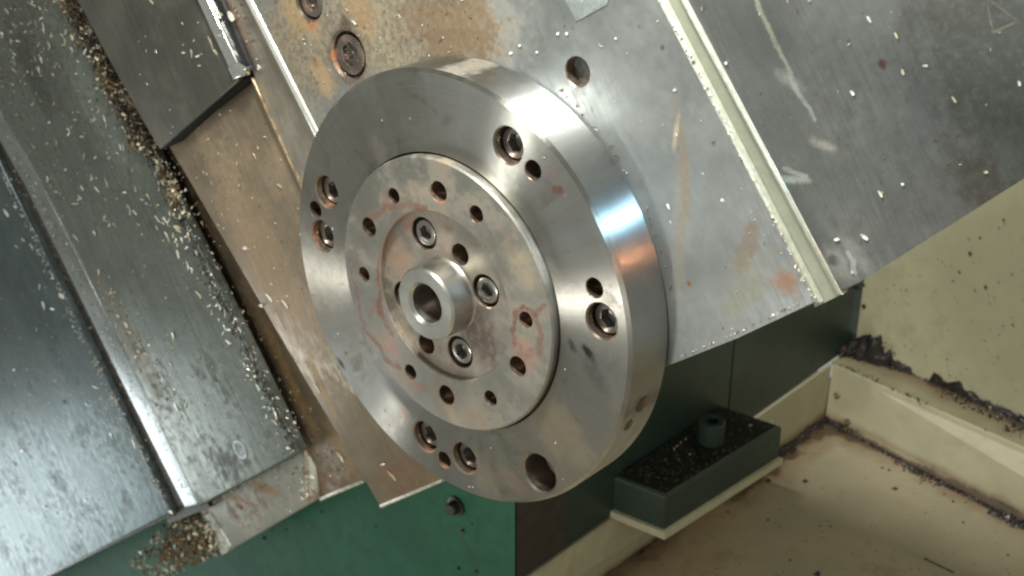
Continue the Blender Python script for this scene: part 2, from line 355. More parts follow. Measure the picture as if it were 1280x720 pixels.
for (a, r), q in zip(RINGH, RINGP): hole(cb, dp(q[0], q[1], ZR), r + 0.1, ZR, 13, 0.35)
SCR = [168.5, 78.5, -11.5, -101.5]
scp = [dp(530, 292, ZC), dp(607, 364, ZC), dp(575, 440, ZC), (30.5 * math.cos(R(-104)), 30.5 * math.sin(R(-104)))]
for c in scp: hole(cb, c, 8.2, ZC, 9, 0.3, 40)
for q in ((575, 318), (533, 430)): hole(cb, dp(q[0], q[1], ZC), 5.3, ZC, 9, 0.3)
hole(cb, (0, 0), 10.8, ZC, 13.5, 0.2, 48)
rme = cut(rme, cb, m_bore)
place('raised_face', rme, disc)
for k, c in enumerate(scp): hexsock_screw(c, 6.7, ZC - 0.8, 7, disc, rot=0.2 + 0.5 * k)
# hub sleeve
m_hub = steel('hub_steel', (0.60, 0.58, 0.53), 0.34, 1.0, 0.35, grime=0.1, speck=0.1, bump=0.08, cloud=0.4)
HZ = 15.5
bm = lathe([(9.8, ZC + 0.5), (19.2, ZC + 0.0), (18.8, ZC + 0.5), (18.4, ZC + 1.2), (18.4, ZC + 3), (18.4, HZ - 1.2), (17.4, HZ), (11.2, HZ), (9.8, HZ - 1.6), (9.8, ZC + 0.5)], 96)
hub = place('hub_sleeve', mesh_from(bm, 'hub_sleeve', m_hub, 30), disc)

# ------------------------------------------------------------------ plates behind the disc
def plate(name, pix, ztop, thick, mat, bev=0.4, segs=1, cutter=None, hole_mat=None, label=None, cat=None, parent=None, mm=None, kind=None):
    pts = mm or poly(pix, ztop)
    cx = sum(p[0] for p in pts) / len(pts); cy = sum(p[1] for p in pts) / len(pts); org = (cx, cy, ztop - thick)
    bm = prism(pts, ztop - thick, ztop, bev, segs, org)
    me = mesh_from(bm, name, mat, 50)
    if cutter:
        bmesh.ops.translate(cutter, verts=cutter.verts, vec=-Vector(org) * S); me = cut(me, cutter, hole_mat or m_bore)
    if callable(mat): pass
    o = place(name, me, None, frame(org))
    if parent: o.parent = parent; o.matrix_parent_inverse = parent.matrix_world.inverted()
    return tag(o, label, cat, kind=kind)
def centre(pix, z):
    pts = poly(pix, z); return (sum(p[0] for p in pts) / len(pts), sum(p[1] for p in pts) / len(pts), 0)
GR = R(8)
def streak(pa, pb, wd, colr, st):                       # stain drawn out between two points of the grey plate
    a, b = dp(pa[0], pa[1], -28.2), dp(pb[0], pb[1], -28.2)
    return (((a[0] + b[0]) / 2, (a[1] + b[1]) / 2), math.hypot(b[0] - a[0], b[1] - a[1]) / 2, wd, math.atan2(b[1] - a[1], b[0] - a[0]), colr, st)
# upper plate that carries the disc, rusty at its upper left, grey elsewhere
PIX1 = [(280, -60), (589, 562), (840, 455), (921, 423), (1021, 378), (825, 0), (793, -62)]
Z1 = -28.2
q1 = lambda x, y: dp(x, y, Z1)
cb = bmesh.new()
hole(cb, q1(722, 90), 6.6, Z1, 12, 0.5); hole(cb, q1(435, 69), 12.2, Z1, 7, 1.2, 48); hole(cb, q1(386, 2), 9.6, Z1, 6, 1.0, 40)
dt = (0.30, 0.23, 0.14)
m_p1 = steel('plate_steel_rusty', (0.33, 0.35, 0.35), 0.43, 0.78, org=centre(PIX1, Z1), grain=(GR, 40, 900), gk=0.22, speck=0.15, grime=0.2, bump=0.25,
    zone=[([(q1(470, 30), 62, 46, 0.3), (q1(380, 60), 36, 40, 0.2), (q1(560, 40), 30, 40, 0.1)], (0.27, 0.215, 0.13), 0.85), ([(q1(560, 25), 34, 30, 0.5)], (0.15, 0.105, 0.065), 0.8)],
    stains_shading=[(q1(372, 15), 16, 10, 0.4, (0.34, 0.21, 0.09), 0.6), (q1(435, 69), 15.5, 14.5, 0, (0.055, 0.035, 0.025), 0.85), (q1(434, 32), 4, 2.6, 0, (0.05, 0.03, 0.02), 0.7), (q1(345, 2), 2.2, 2, 0, RED, 1), (q1(394, 78), 2.5, 1.6, 0, RED, 0.9), (q1(405, 100), 9, 6, 0, (0.40, 0.24, 0.10), 0.5),
            (q1(452, 15), 12, 8, 0, (0.30, 0.17, 0.07), 0.5), (q1(388, 26), 5, 3, 0, (0.35, 0.12, 0.05), 0.8), (q1(550, 40), 24, 12, 0.8, (0.15, 0.10, 0.055), 0.6), (q1(600, 25), 12, 10, 0.2, (0.17, 0.12, 0.07), 0.5),
            streak((848, 140), (860, 270), 2.8, (0.20, 0.13, 0.07), 0.6), streak((856, 220), (846, 370), 3.2, (0.22, 0.17, 0.10), 0.5), streak((848, 145), (842, 185), 1.2, (0.50, 0.38, 0.24), 0.6),
            streak((945, 275), (922, 350), 4.0, (0.20, 0.13, 0.07), 0.6), (q1(982, 352), 6, 5, 0.5, (0.34, 0.16, 0.07), 0.7), streak((960, 330), (900, 400), 7, (0.27, 0.24, 0.14), 0.4), (q1(828, 60), 0.9, 0.9, 0, (0.1, 0.05, 0.03), 1), (q1(861, 354), 1.2, 1.0, 0, (0.2, 0.08, 0.03), 1)])
upper = plate('spindle_plate', PIX1, Z1, 5.7, m_p1, 0.6, cutter=cb, label='grey steel mounting plate behind the disc, rusty brown at its upper left', cat='steel plate')
def plate_screw(px, py, r, ztop, lab, par):
    c = q1(px, py)
    o = root('plate_screw', (0, 0, 0)); bpy.data.objects.remove(o)
    s_ = hexsock_screw(c, r, ztop, 5, None, 'plate_screw', steel('plate_screw_steel', (0.30, 0.25, 0.22), 0.25, 0.95, rustn=0.8, grime=0.5))
    s_.matrix_world = frame((0, 0, 0)); bpy.context.view_layer.update()
    s_.parent = par; s_.matrix_parent_inverse = par.matrix_world.inverted(); s_['label'] = lab
bpy.context.view_layer.update()
plate_screw(435, 69, 10.6, Z1 - 1.2, 'large rusty socket screw with wet orange socket', upper)
plate_screw(386, 2, 8.6, Z1 - 1.6, 'dark socket screw cut by the upper edge of the view', upper)
# bright ground edge strip along the left side of the upper plate
a0, a1 = q1(310, 0), q1(589, 562)
# right plate
PIX5 = [(823, -62), (856, 0), (1050, 366), (1074, 353), (1280, 223), (1335, 188), (1335, -62)]
m_p5 = steel('plate_steel_dark', (0.175, 0.185, 0.18), 0.58, 0.5, org=centre(PIX5, Z1), grain=(GR, 40, 700), gk=0.25, speck=0.2, grime=0.55, grime_col=(0.035, 0.035, 0.028), bump=0.4,
    stains_shading=[(q1(1225, 230), 14, 7, 0.2, (0.07, 0.045, 0.025), 0.5), (q1(1235, 60), 30, 24, 0, (0.05, 0.045, 0.03), 0.6), (q1(1103, 80), 2, 1.6, 0, (0.09, 0.03, 0.02), 0.9), (q1(1045, 330), 8, 5, 0.4, (0.36, 0.36, 0.33), 0.5),
            (q1(1070, 318), 9, 3, 0.2, (0.35, 0.36, 0.34), 0.4), (q1(985, 100), 6, 2.4, 0.6, (0.30, 0.33, 0.30), 0.6), (q1(1030, 182), 5, 2, 0.9, (0.40, 0.38, 0.33), 0.6), (q1(1040, 325), 2, 2, 0.9, (0.03, 0.03, 0.03), 0.7), (q1(990, 225), 9, 1.6, 1.2, (0.42, 0.46, 0.42), 0.6)],
    runs=[([q1(940, -10), q1(958, 30), q1(978, 72), q1(988, 92)], 0.8, (0.27, 0.30, 0.22), 0.6), ([q1(990, 98), q1(1000, 120), q1(1019, 150)], 0.8, (0.32, 0.35, 0.33), 0.5), ([q1(980, 212), q1(992, 216), q1(1008, 220)], 0.8, (0.34, 0.37, 0.34), 0.5), ([q1(1058, 316), q1(1066, 328), q1(1068, 340)], 0.9, (0.38, 0.38, 0.36), 0.6)], runwob=0.004)
rightp = plate('side_plate', PIX5, Z1, 5.7, m_p5, 0.6, label='dark grey steel plate to the right of the pale slot', cat='steel plate')
# warning triangle printed at the corner of the side plate
bm = bmesh.new(); tri = [q1(1231, -6), q1(1240, 43), q1(1276, 27)]
cc = (sum(p[0] for p in tri) / 3, sum(p[1] for p in tri) / 3)
def ringtri(k0, k1, z):
    A = [bm.verts.new((Vector((cc[0] + (p[0] - cc[0]) * k0, cc[1] + (p[1] - cc[1]) * k0, z))) * S) for p in tri]; Bv = [bm.verts.new((Vector((cc[0] + (p[0] - cc[0]) * k1, cc[1] + (p[1] - cc[1]) * k1, z))) * S) for p in tri]
    for i in range(3): bm.faces.new((A[i], A[(i + 1) % 3], Bv[(i + 1) % 3], Bv[i]))
ringtri(1.0, 0.78, Z1 + 0.10)
wl = place('triangle_mark', mesh_from(bm, 'triangle_mark', simple('faded_print', (0.13, 0.125, 0.10), 0.6)), None, frame((0, 0, 0)))
bpy.context.view_layer.update(); wl.parent = rightp; wl.matrix_parent_inverse = rightp.matrix_world.inverted()
# pale slot between the two plates: floor and two lips
PIXS = [(790, -66), (1019, 384), (1056, 366), (830, -66)]
m_slot = steel('slot_paint', (0.31, 0.32, 0.25), 0.5, 0.25, org=(0, 0, 0), speck=0.4, grime=0.15, stains_shading=[(q1(1014, 310), 16, 1.6, 0.1, (0.38, 0.17, 0.06), 0.8), (q1(985, 245), 14, 1.5, 0.1, (0.38, 0.19, 0.08), 0.7), (q1(948, 206), 4, 2.6, 0, (0.33, 0.18, 0.10), 0.7), (q1(1030, 362), 6, 3, 0, (0.45, 0.25, 0.06), 0.7), (q1(855, 18), 5, 1.5, 0.3, (0.3, 0.15, 0.1), 0.5)])
slot = root('pale_slot', (q1(930, 180)[0], q1(930, 180)[1], Z1 - 5.6)); tag(slot, 'narrow pale slot with two bright lips crossing between the grey plates', 'slot')
bpy.context.view_layer.update()
plate('slot_floor', PIXS, Z1 - 2.6, 3.0, m_slot, 0, parent=slot)
m_lip = simple('bright_lip', (0.62, 0.64, 0.55), 0.35, 0.25, 0.12)
LA = [(788, -66), (822, 0), (1018, 379)]; LB = [(x + 6.5 + 0.0 * y, y) for x, y in LA]
plate('slot_lip', LA + LB[::-1], Z1 + 0.5, 4.0, m_lip, 0.5, parent=slot)
LC = [(817, -66), (851, 0), (1045, 369)]; LD = [(x + 7.5, y) for x, y in LC]
plate('slot_lip', LC + LD[::-1], Z1 + 0.7, 4.2, m_lip, 0.6, parent=slot)
# pale patch at the top of the plate
PT = [(702, -40), (706, 0), (720, 27), (759, 6), (768, -40)]
tp = plate('pale_patch', PT, Z1 + 0.35, 0.3, simple('patch_grey', (0.36, 0.40, 0.40), 0.5, 0.4, 0.1, 500), 0.1, label='pale patch on the grey plate at the top above the dark hole', cat='patch')

# stepped ledge left of the upper plate
PIX3 = [(253, -60), (372, 225), (500, 531), (640, 531), (640, 400), (330, -60)]
q3 = lambda x, y: dp(x, y, -34)
m_p3 = steel('ledge_steel', (0.50, 0.45, 0.37), 0.42, 0.85, org=centre(PIX3, -34), grain=(GR, 40, 600), speck=0.2, grime=0.2, grime_col=(0.2, 0.14, 0.09), stains_shading=[(q3(292, 30), 16, 6, 0.1, (0.28, 0.11, 0.07), 0.8), (q3(300, 75), 10, 3, 0.1, (0.3, 0.14, 0.1), 0.6)])
plate('ledge_plate', PIX3, -34, 3.9, m_p3, 0.8, label='narrow beige steel ledge beside the bright edge left of the disc', cat='steel ledge')
# bright ground edge between the ledge and the rusty plate
E0 = [(277, -60), (307, 0), (392, 168), (430, 243)]; E1 = [(x + 6, y - 1) for x, y in E0]
plate('edge_strip', E0 + E1[::-1], Z1 + 0.9, 6.6, simple('bright_edge', (0.92, 0.90, 0.82), 0.25, 0.6, 0.05), 0.5, label='thin bright ground steel strip running down to the disc edge', cat='edge strip')
E0 = [(313, 98), (328, 131), (372, 226), (395, 283)]; E1 = [(x + 2.2, y - 1) for x, y in E0]
plate('edge_strip', E0 + E1[::-1], -33.8, 4.0, simple('bright_edge_rusty', (0.62, 0.46, 0.30), 0.3, 0.7, 0.3, 200), 0.2, label='very thin rusty wire-like edge left of the disc between beige and brown plates', cat='edge strip')
# brown plate
PIX4 = [(475, 633), (565, 594), (500, 531), (300, -60), (70, -60), (130, 45), (240, 231), (350, 420)]
q4 = lambda x, y: dp(x, y, -38)
m_p4 = steel('brown_steel', (0.36, 0.29, 0.205), 0.42, 0.65, org=centre(PIX4, -38), grain=(GR, 40, 500), speck=0.3, grime=0.35, grime_col=(0.14, 0.10, 0.05), rustn=0.35,
    stains_shading=[(q4(320, 300), 60, 22, 0.05, (0.36, 0.24, 0.14), 0.5), (q4(500, 600), 26, 12, 1.5, (0.20, 0.11, 0.06), 0.7), (q4(270, 200), 30, 14, 0.1, (0.37, 0.27, 0.18), 0.4), (q4(279, 298), 2, 1.6, 0, (0.03, 0.25, 0.12), 0.8), (q4(225, 220), 30, 7, 0.0, (0.16, 0.11, 0.06), 0.7), (q4(488, 592), 5, 2, 1.0, (0.30, 0.12, 0.05), 0.8), (q4(400, 480), 20, 4, 0, (0.40, 0.26, 0.10), 0.6)])  # brown patch at the lower corner paints in the disc's shadow
plate('brown_plate', PIX4, -38, 20, m_p4, 0.5, label='brown stained steel plate left of the disc, its corner showing below', cat='steel plate')
m_edge = simple('worn_edge', (0.62, 0.60, 0.50), 0.4, 0.5, 0.2)
E0 = [(475, 634), (550, 602)]; E1 = [(474, 630), (549, 598)]
plate('edge_strip', [(475, 636), (552, 603), (551, 599), (473.5, 631)], -37.4, 4, m_edge, 0.3, label='pale lower edge of the brown plate corner below the disc', cat='edge strip')
# backing block under both plates (gives them their depth)
plate('backing_block', [(300, -60), (560, 500), (590, 540), (830, 440), (1010, 372), (1060, 350), (1325, 180), (1325, -60)], Z1 - 5.8, 50, simple('cast_grey', (0.10, 0.11, 0.10), 0.6), 0, label='dark cast block behind the grey plates', cat='casting')
# cover plate at upper left with its chrome bar and rubber wiper
PIXC = [(65, -62), (125, 53), (178, 150), (200, 187), (298, 101), (212, -62)]
qc = lambda x, y: dp(x, y, -31)
m_cov = steel('cover_steel', (0.20, 0.19, 0.165), 0.42, 0.8, org=centre(PIXC, -31), grain=(GR, 30, 500), speck=0.25, grime=0.4, stains_shading=[(qc(200, 165), 10, 6, 0, (0.17, 0.13, 0.09), 0.4)])
cover = root('cover_plate', (qc(190, 60)[0], qc(190, 60)[1], -37.9)); tag(cover, 'dark oily cover plate at upper left with a shiny bar along its right edge', 'cover plate')
bpy.context.view_layer.update()
plate('sheet', PIXC, -31, 6.8, m_cov, 0.8, 2, parent=cover)
plate('shadow_strip', [(199, 188), (298, 102), (314, 93), (309, 105), (262, 142), (222, 178)], -34, 3.8, m_dark, 0.3, parent=cover)  # black strip standing in for the shadow under the cover's edge
m_chrome = simple('chrome_bar', (0.80, 0.80, 0.78), 0.14, 1.0, 0.08)
plate('bar', [(214, -62), (247, 0), (290, 97), (303, 92), (258, 0), (224, -62)], -28.2, 6, m_chrome, 1.6, 4, parent=cover)
plate('rubber_wiper', [(225, -62), (259, 0), (303, 92), (314, 88), (309, 76), (276, 0), (246, -62)], -30.5, 7.3, simple('rubber', (0.02, 0.02, 0.022), 0.3), 1.2, 3, parent=cover)
plate('end_cap', [(283, 84), (291, 100), (305, 95), (307, 84), (297, 78)], -27.4, 4, m_chrome, 1.2, 3, parent=cover)

# ------------------------------------------------------------------ slideway covers at left
PL2 = [(-110, -62), (0, 143), (47, 228), (144, 425), (249, 634), (373, 568), (178, 167), (66, -62)]
PL1 = [(-420, -62), (-115, -62), (0, 205), (106, 419), (214, 641), (60, 718), (-120, 810), (-420, 960)]
q2 = lambda x, y: dp(x, y, -44)
m_l2 = steel('way_steel', (0.20, 0.225, 0.20), 0.36, 0.75, org=centre(PL2, -44), grain=(GR, 9, 420), gk=0.75, speck=0.8, grime=0.7, grime_col=(0.03, 0.03, 0.022), bump=0.5,
    zone=[([(q2(120, 130), 70, 22, 0.1)], (0.21, 0.25, 0.22), 0.4)],  # lighter upper area puts the uneven lighting into the colour
    stains_shading=[(q2(160, 420), 50, 12, 0.1, (0.15, 0.11, 0.05), 0.5), (q2(40, 90), 30, 14, 0, (0.05, 0.05, 0.035), 0.6), (q2(190, 560), 20, 10, 0, (0.06, 0.055, 0.05), 0.5)])
m_l1 = steel('way_steel_blue', (0.14, 0.18, 0.185), 0.30, 0.8, org=centre(PL1, -44), grain=(GR, 14, 300), speck=0.5, grime=0.5, grime_col=(0.035, 0.045, 0.045), bump=0.4,
    stains_shading=[(q2(20, 420), 60, 30, 0, (0.07, 0.09, 0.085), 0.5)])
way2 = plate('way_cover', PL2, -44, 8, m_l2, 2.2, 4, label='dark steel slideway cover strewn with swarf, between the slot and the brown plate', cat='way cover')
way1 = plate('way_cover', PL1, -44.6, 8, m_l1, 1.2, 3, label='blue-grey slideway cover at far left beyond the dark slot', cat='way cover')
bpy.context.view_layer.update()
# round plug in the way cover
c = q2(300, 562)
pl = root('flush_plug', (c[0], c[1], -44)); bpy.data.objects.remove(pl)
bm = lathe([(0, -0.1), (7.2, -0.1), (7.2, 0.16), (6.2, 0.34), (5.4, 0.1), (2.1, 0.1), (1.9, -0.08), (0, -0.08)], 40)
pl = place('flush_plug', mesh_from(bm, 'flush_plug', simple('plug_ring', (0.34, 0.34, 0.32), 0.4, 0.8), 40), None, frame((c[0], c[1], -44)))
bpy.context.view_layer.update(); pl.parent = way2; pl.matrix_parent_inverse = way2.matrix_world.inverted()
bm = lathe([(0, 0.12), (5.3, 0.12), (5.3, 0.18), (2.0, 0.18), (1.4, 0.05), (0, 0.05)], 32)
pd = place('plug_face', mesh_from(bm, 'plug_face', m_l1, 40), None, frame((c[0], c[1], -44)))
bpy.context.view_layer.update(); pd.parent = way2; pd.matrix_parent_inverse = way2.matrix_world.inverted()
# glossy wall and dark floor of the slot between the covers
PG = [(-135, -62), (-100, -62), (20, 170), (160, 440), (262, 634), (211, 655), (100, 430), (-14, 210)]
plate('slot_floor', PG, -49, 5, simple('slot_sludge', (0.05, 0.042, 0.03), 0.5, 0.3, 0.6, 250), 0, label='black oily floor of the long slot between the two slideway covers', cat='slot floor')
G0 = [(-107, -62), (4, 144), (50, 226), (147, 423), (250, 632)]; G1p = [(x - 19, y + 5) for x, y in G0]
plate('slot_rail', G0 + G1p[::-1], -43.7, 7.2, steel('rail_steel', (0.36, 0.39, 0.39), 0.26, 1.0, grime=0.35, speck=0.8), 2.4, 5, label='shiny rounded rail along the right side of the dark slot', cat='rail')
G0 = [(60, 719), (213, 642)]; 
plate('edge_strip', [(-60, 783), (60, 721), (214, 645), (213, 641), (60, 717), (-60, 779)], -44.2, 6, simple('cover_lip', (0.22, 0.23, 0.22), 0.35, 0.8), 0.6, label='thin grey folded lip at the bottom of the blue-grey cover', cat='edge strip')
# bed behind: brown band and rusty grey end block
PB = [(452, 603), (427, 611), (395, 624), (340, 560), (150, 200), (60, -62), (150, -62), (480, 560), (500, 583)]
qb = lambda x, y: dp(x, y, -58)
m_bed = steel('bed_brown', (0.22, 0.17, 0.11), 0.5, 0.55, org=centre(PB, -58), speck=0.5, grime=0.5, grime_col=(0.07, 0.05, 0.03), rustn=0.5, stains_shading=[(qb(425, 560), 20, 8, 0, (0.34, 0.22, 0.09), 0.6), (qb(360, 470), 40, 5, 0, (0.30, 0.18, 0.06), 0.6)])
plate('bed_band', PB, -58, 30, m_bed, 0.5, label='dark brown band of the machine bed between swarf line and brown plate', cat='machine bed')
plate('edge_strip', [(400, 627), (427, 615), (454, 604), (452, 600), (426, 610.5), (398, 622.5)], -57.3, 4, m_edge, 0.3, label='pale lower edge of the dark brown bed band', cat='edge strip')
PE = [(236, 622), (262, 655), (287, 688), (397, 624), (392, 585), (370, 545)]
qe = lambda x, y: dp(x, y, -56)
m_end = steel('end_block_steel', (0.46, 0.46, 0.41), 0.5, 0.4, org=centre(PE, -56), speck=0.4, grime=0.3, grime_col=(0.15, 0.10, 0.06), rustn=0.9, stains_shading=[(qe(290, 640), 6, 3, 0.4, (0.26, 0.13, 0.08), 0.7), (qe(330, 610), 16, 4, 1.2, (0.35, 0.20, 0.08), 0.7), (qe(300, 625), 14, 3, 1.2, (0.38, 0.2, 0.08), 0.6)])
endb = plate('end_block', PE, -56, 30, m_end, 0.6, label='pale rust-stained steel end block below the slideway cover', cat='end block')
plate('edge_strip', [(252, 645), (263, 641), (288, 683), (284, 691), (277, 694)], -55.0, 6, simple('chamfer_grey', (0.52, 0.53, 0.47), 0.5, 0.3), 0.6, 2, label='light grey sloping edge at the left end of the rusty block', cat='edge strip')

# ------------------------------------------------------------------ green casting, foot and tray (level world)
HF, HT = -300.0, -246.9
A = pH(1030, 525, HF); Bq = pH(765, 715, HF)
T = pH(1040, 455, HT); T2 = pH(665, 720, HT); dr = (T2 - T).normalized(); nr = Vector((-dr.y, dr.x, 0))
if nr.dot(CAM - T) < 0: nr = -nr
corner = pP(645, 640, T - nr * 3, nr)
far = pP(1075, 400, T - nr * 3, nr)
left = Vector((AZ.y, -AZ.x, 0)).normalized()
if left.x > 0: left = -left
def wprism(pts, z0, z1, bev=0.0, segs=2, org=Vector((0, 0, 0)), all_edges=False):
    bm = bmesh.new(); n = len(pts)
    if sum(pts[i].x * pts[(i + 1) % n].y - pts[(i + 1) % n].x * pts[i].y for i in range(n)) < 0: pts = pts[::-1]
    lo = [bm.verts.new((Vector((p.x, p.y, z0)) - org) * S) for p in pts]; hi = [bm.verts.new((Vector((p.x, p.y, z1)) - org) * S) for p in pts]
    bm.faces.new(lo[::-1]); tf = bm.faces.new(hi)
    for i in range(n): bm.faces.new((lo[i], lo[(i + 1) % n], hi[(i + 1) % n], hi[i]))
    if bev: bmesh.ops.bevel(bm, geom=list(bm.edges) if all_edges else list(tf.edges), offset=bev * S, segments=segs, affect='EDGES', profile=0.5)
    return bm
def wobj(name, bm, mat, org=Vector((0, 0, 0)), parent=None, smooth=40):
    o = place(name, mesh_from(bm, name, mat, smooth), None, Matrix.Translation(org * S))
    if parent: bpy.context.view_layer.update(); o.parent = parent; o.matrix_parent_inverse = parent.matrix_world.inverted()
    return o
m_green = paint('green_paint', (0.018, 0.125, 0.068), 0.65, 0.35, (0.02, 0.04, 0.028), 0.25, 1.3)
m_green_dk = paint('green_paint_dark', (0.030, 0.055, 0.042), 0.42, 0.55, (0.018, 0.018, 0.014), 0.3, 1.4)  # darker green for the side walls
m_brn = paint('brown_dark', (0.050, 0.042, 0.036), 0.5, 0.4, (0.02, 0.015, 0.012), 0.2, 1.2)  # dark brown tone of the side wall next to the corner
casting = root('machine_base', (corner.x, corner.y, -700), world=True); tag(casting, 'green painted machine casting below and behind the plates', 'machine base')
back = -nr
c0 = corner; c1 = corner - dr * 0
side = (far - corner).normalized(); side.z = 0; side.normalize()
mid = pP(702, 640, T - nr * 3, nr); s1 = pP(915, 460, T - nr * 3, nr)
L = (mid - corner).length
p_mid = corner + side * L; p_s = corner + side * ((s1 - corner).dot(side)); p_far = corner + side * ((far - corner).dot(side) + 12)
cl = corner + left * 1100
deep = 420
wobj('front_wall', wprism([corner, cl, cl + side * 60, corner + side * 0.5 + back * 200 + left * 200 * 0 + side * 60], -700, 60, 1.5, all_edges=True), m_green, parent=casting)
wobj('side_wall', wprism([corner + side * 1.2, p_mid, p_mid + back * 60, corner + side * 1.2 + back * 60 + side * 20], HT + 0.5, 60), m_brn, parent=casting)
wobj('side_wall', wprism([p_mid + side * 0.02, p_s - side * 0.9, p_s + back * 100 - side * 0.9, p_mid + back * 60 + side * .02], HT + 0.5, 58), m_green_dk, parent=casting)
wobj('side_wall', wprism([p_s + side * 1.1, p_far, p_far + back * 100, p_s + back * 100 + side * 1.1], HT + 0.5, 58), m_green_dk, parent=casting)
wobj('seam', wprism([p_s - side * 1.0 - nr * 1.5, p_s + side * 1.2 - nr * 1.5, p_s + side * 1.2 - nr * 4, p_s - side * 1.0 - nr * 4], HT + 0.5, 57), m_dark, parent=casting)
# small plug on the front wall
pn = (AZ - Vector((0, 0, AZ.z))).normalized()
# tray
wd0 = (pH(1280, 560, HT) - T).normalized(); nw0 = Vector((-wd0.y, wd0.x, 0))
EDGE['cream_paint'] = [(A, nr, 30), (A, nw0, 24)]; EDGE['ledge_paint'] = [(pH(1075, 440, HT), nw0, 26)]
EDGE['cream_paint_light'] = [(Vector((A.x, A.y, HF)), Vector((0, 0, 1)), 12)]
m_cream = paint('cream_paint', (0.47, 0.41, 0.285), 0.5, 0.35, (0.16, 0.11, 0.06), 0.25, 0.9, warm=(0.44, 0.33, 0.215))
m_cream2 = paint('cream_paint_light', (0.56, 0.52, 0.36), 0.5, 0.25, (0.18, 0.14, 0.08), 0.25, 0.9)
tray = root('chip_tray', (A.x, A.y, HF), world=True); tag(tray, 'cream painted sheet metal chip tray with side walls at lower right', 'chip tray')
wd = (pH(1280, 560, HT) - T).normalized()
wdf = (pH(1280, 655, HF) - A).normalized()
Bf = A + (Bq - A).normalized() * 700; Wf = A + wdf * 700
wobj('tray_floor', wprism([A - wdf * 60 - dr * 60, Bf - wdf * 60, Bf + wdf * 900, A + wdf * 900 - dr * 60], HF - 3, HF), m_cream, parent=tray)
def wall_between(name, a, b, at, bt, th, mat, outward):
    bm = bmesh.new(); o_ = outward * th
    v = [bm.verts.new(p * S) for p in (a, b, bt, at, a + o_, b + o_, bt + o_, at + o_)]
    for f in ((0, 1, 2, 3), (7, 6, 5, 4), (4, 5, 1, 0), (3, 2, 6, 7), (0, 3, 7, 4), (1, 5, 6, 2)): bm.faces.new([v[i] for i in f])
    bmesh.ops.recalc_face_normals(bm, faces=bm.faces); bmesh.ops.bevel(bm, geom=list(bm.edges), offset=0.8 * S, segments=2, affect='EDGES')
    return wobj(name, bm, mat, parent=tray)
wall_between('tray_side', A, A + (Bq - A).normalized() * 650, T, T + dr * 650, 2.4, m_cream2, -nr)
nw = Vector((-wd.y, wd.x, 0));
if nw.dot(CAM - T) > 0: nw = -nw
wall_between('tray_end', A + wdf * 0.5, A + wdf * 520, T + wd * 0.5, T + wd * 520, 2.4, m_cream2, nw)
# ledge behind the end wall and the tall back panel
K = pH(1075, 440, HT); K2 = pH(1280, 525, HT); kd = (K2 - K).normalized()
wobj('ledge', wprism([T + nw * 2.5 - wd * 2, T + nw * 2.5 + wd * 520, K + kd * 520 + nw * 2, K + nw * 2 - kd * 10], HT - 2.2, HT - 0.2), paint('ledge_paint', (0.36, 0.33, 0.21), 0.5, 0.5, (0.12, 0.08, 0.05), 0.4, 1.2), parent=tray)
m_panel = paint('cream_panel', (0.44, 0.415, 0.275), 0.45, 0.3, (0.17, 0.14, 0.08), 0.25, 0.7)
wobj('back_panel', wprism([K - kd * 5, K + kd * 620, K + kd * 620 + nw * 3, K - kd * 5 + nw * 3], HT - 0.1, 420), m_panel, parent=tray)
# foot block on its pad
HP = HT + 4.5
bl, bf, br = pH(771, 638, HP), pH(830, 662, HP), pH(973, 571, HP)
def height_to(p, ypx):                                  # height at which the vertical over p reaches a photo row
    best = min((abs((lambda q: 360 + FPX * q.dot(DOWN) / q.dot(FWD))(Vector((p.x, p.y, h)) - CAM) - ypx), h) for h in [HP + 0.2 * i for i in range(400)]); return best[1]
HB = height_to(bf, 620)
e1 = (br - bf); e2 = (bl - bf); 
foot = root('foot_block', ((bf.x + br.x) / 2, (bf.y + br.y) / 2, HP), world=True); tag(foot, 'dark green machine foot block with a bolt, oily black on top, under the disc', 'machine foot')
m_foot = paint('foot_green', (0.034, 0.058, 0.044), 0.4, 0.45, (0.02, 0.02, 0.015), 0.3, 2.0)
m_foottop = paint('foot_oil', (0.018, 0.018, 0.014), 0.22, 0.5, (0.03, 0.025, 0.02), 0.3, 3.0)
def clip(p, d):                                         # along d from p to the casting side
    tt = ((T - nr * 3.4) - p).dot(nr) / d.dot(nr); return p + d * tt
bl2 = clip(bf, e2.normalized()); br2 = clip(br, e2.normalized())
bm = wprism([bf, br, br2, bl2], HP, HB, 3.6, 4)
for f in bm.faces:
    if f.normal.z > 0.9: f.material_index = 1
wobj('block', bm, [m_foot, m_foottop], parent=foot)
pb = pH(888, 553, HB + 0.2)
bm = bmesh.new(); lathe([(12.5, HB), (12.5, HB + 1.6), (9.3, HB + 1.9), (9.3, HB + 2), (0, HB + 2)], 40, (pb.x, pb.y), bm=bm)
wobj('washer', bm, m_foottop, parent=foot)
bm = bmesh.new(); lathe([(9.2, HB + 1.9), (9.2, HB + 17), (8.2, HB + 18), (4.6, HB + 18), (4.4, HB + 13), (0, HB + 13)], 40, (pb.x, pb.y), bm=bm)
wobj('bolt_head', bm, m_foot, parent=foot)
# cream pad under the foot
k1 = (e1.normalized()); k2 = e2.normalized()
pad = wprism([bf - k1 * 3 - k2 * 3, br + k1 * 1 - k2 * 3, br2 + k1 * 1, bl2 - k1 * 3 + Vector((0, 0, 0)), ], HP - 5.5, HP - 0.1, 0.8, 2)
wobj('mounting_pad', pad, m_cream2, parent=tray)

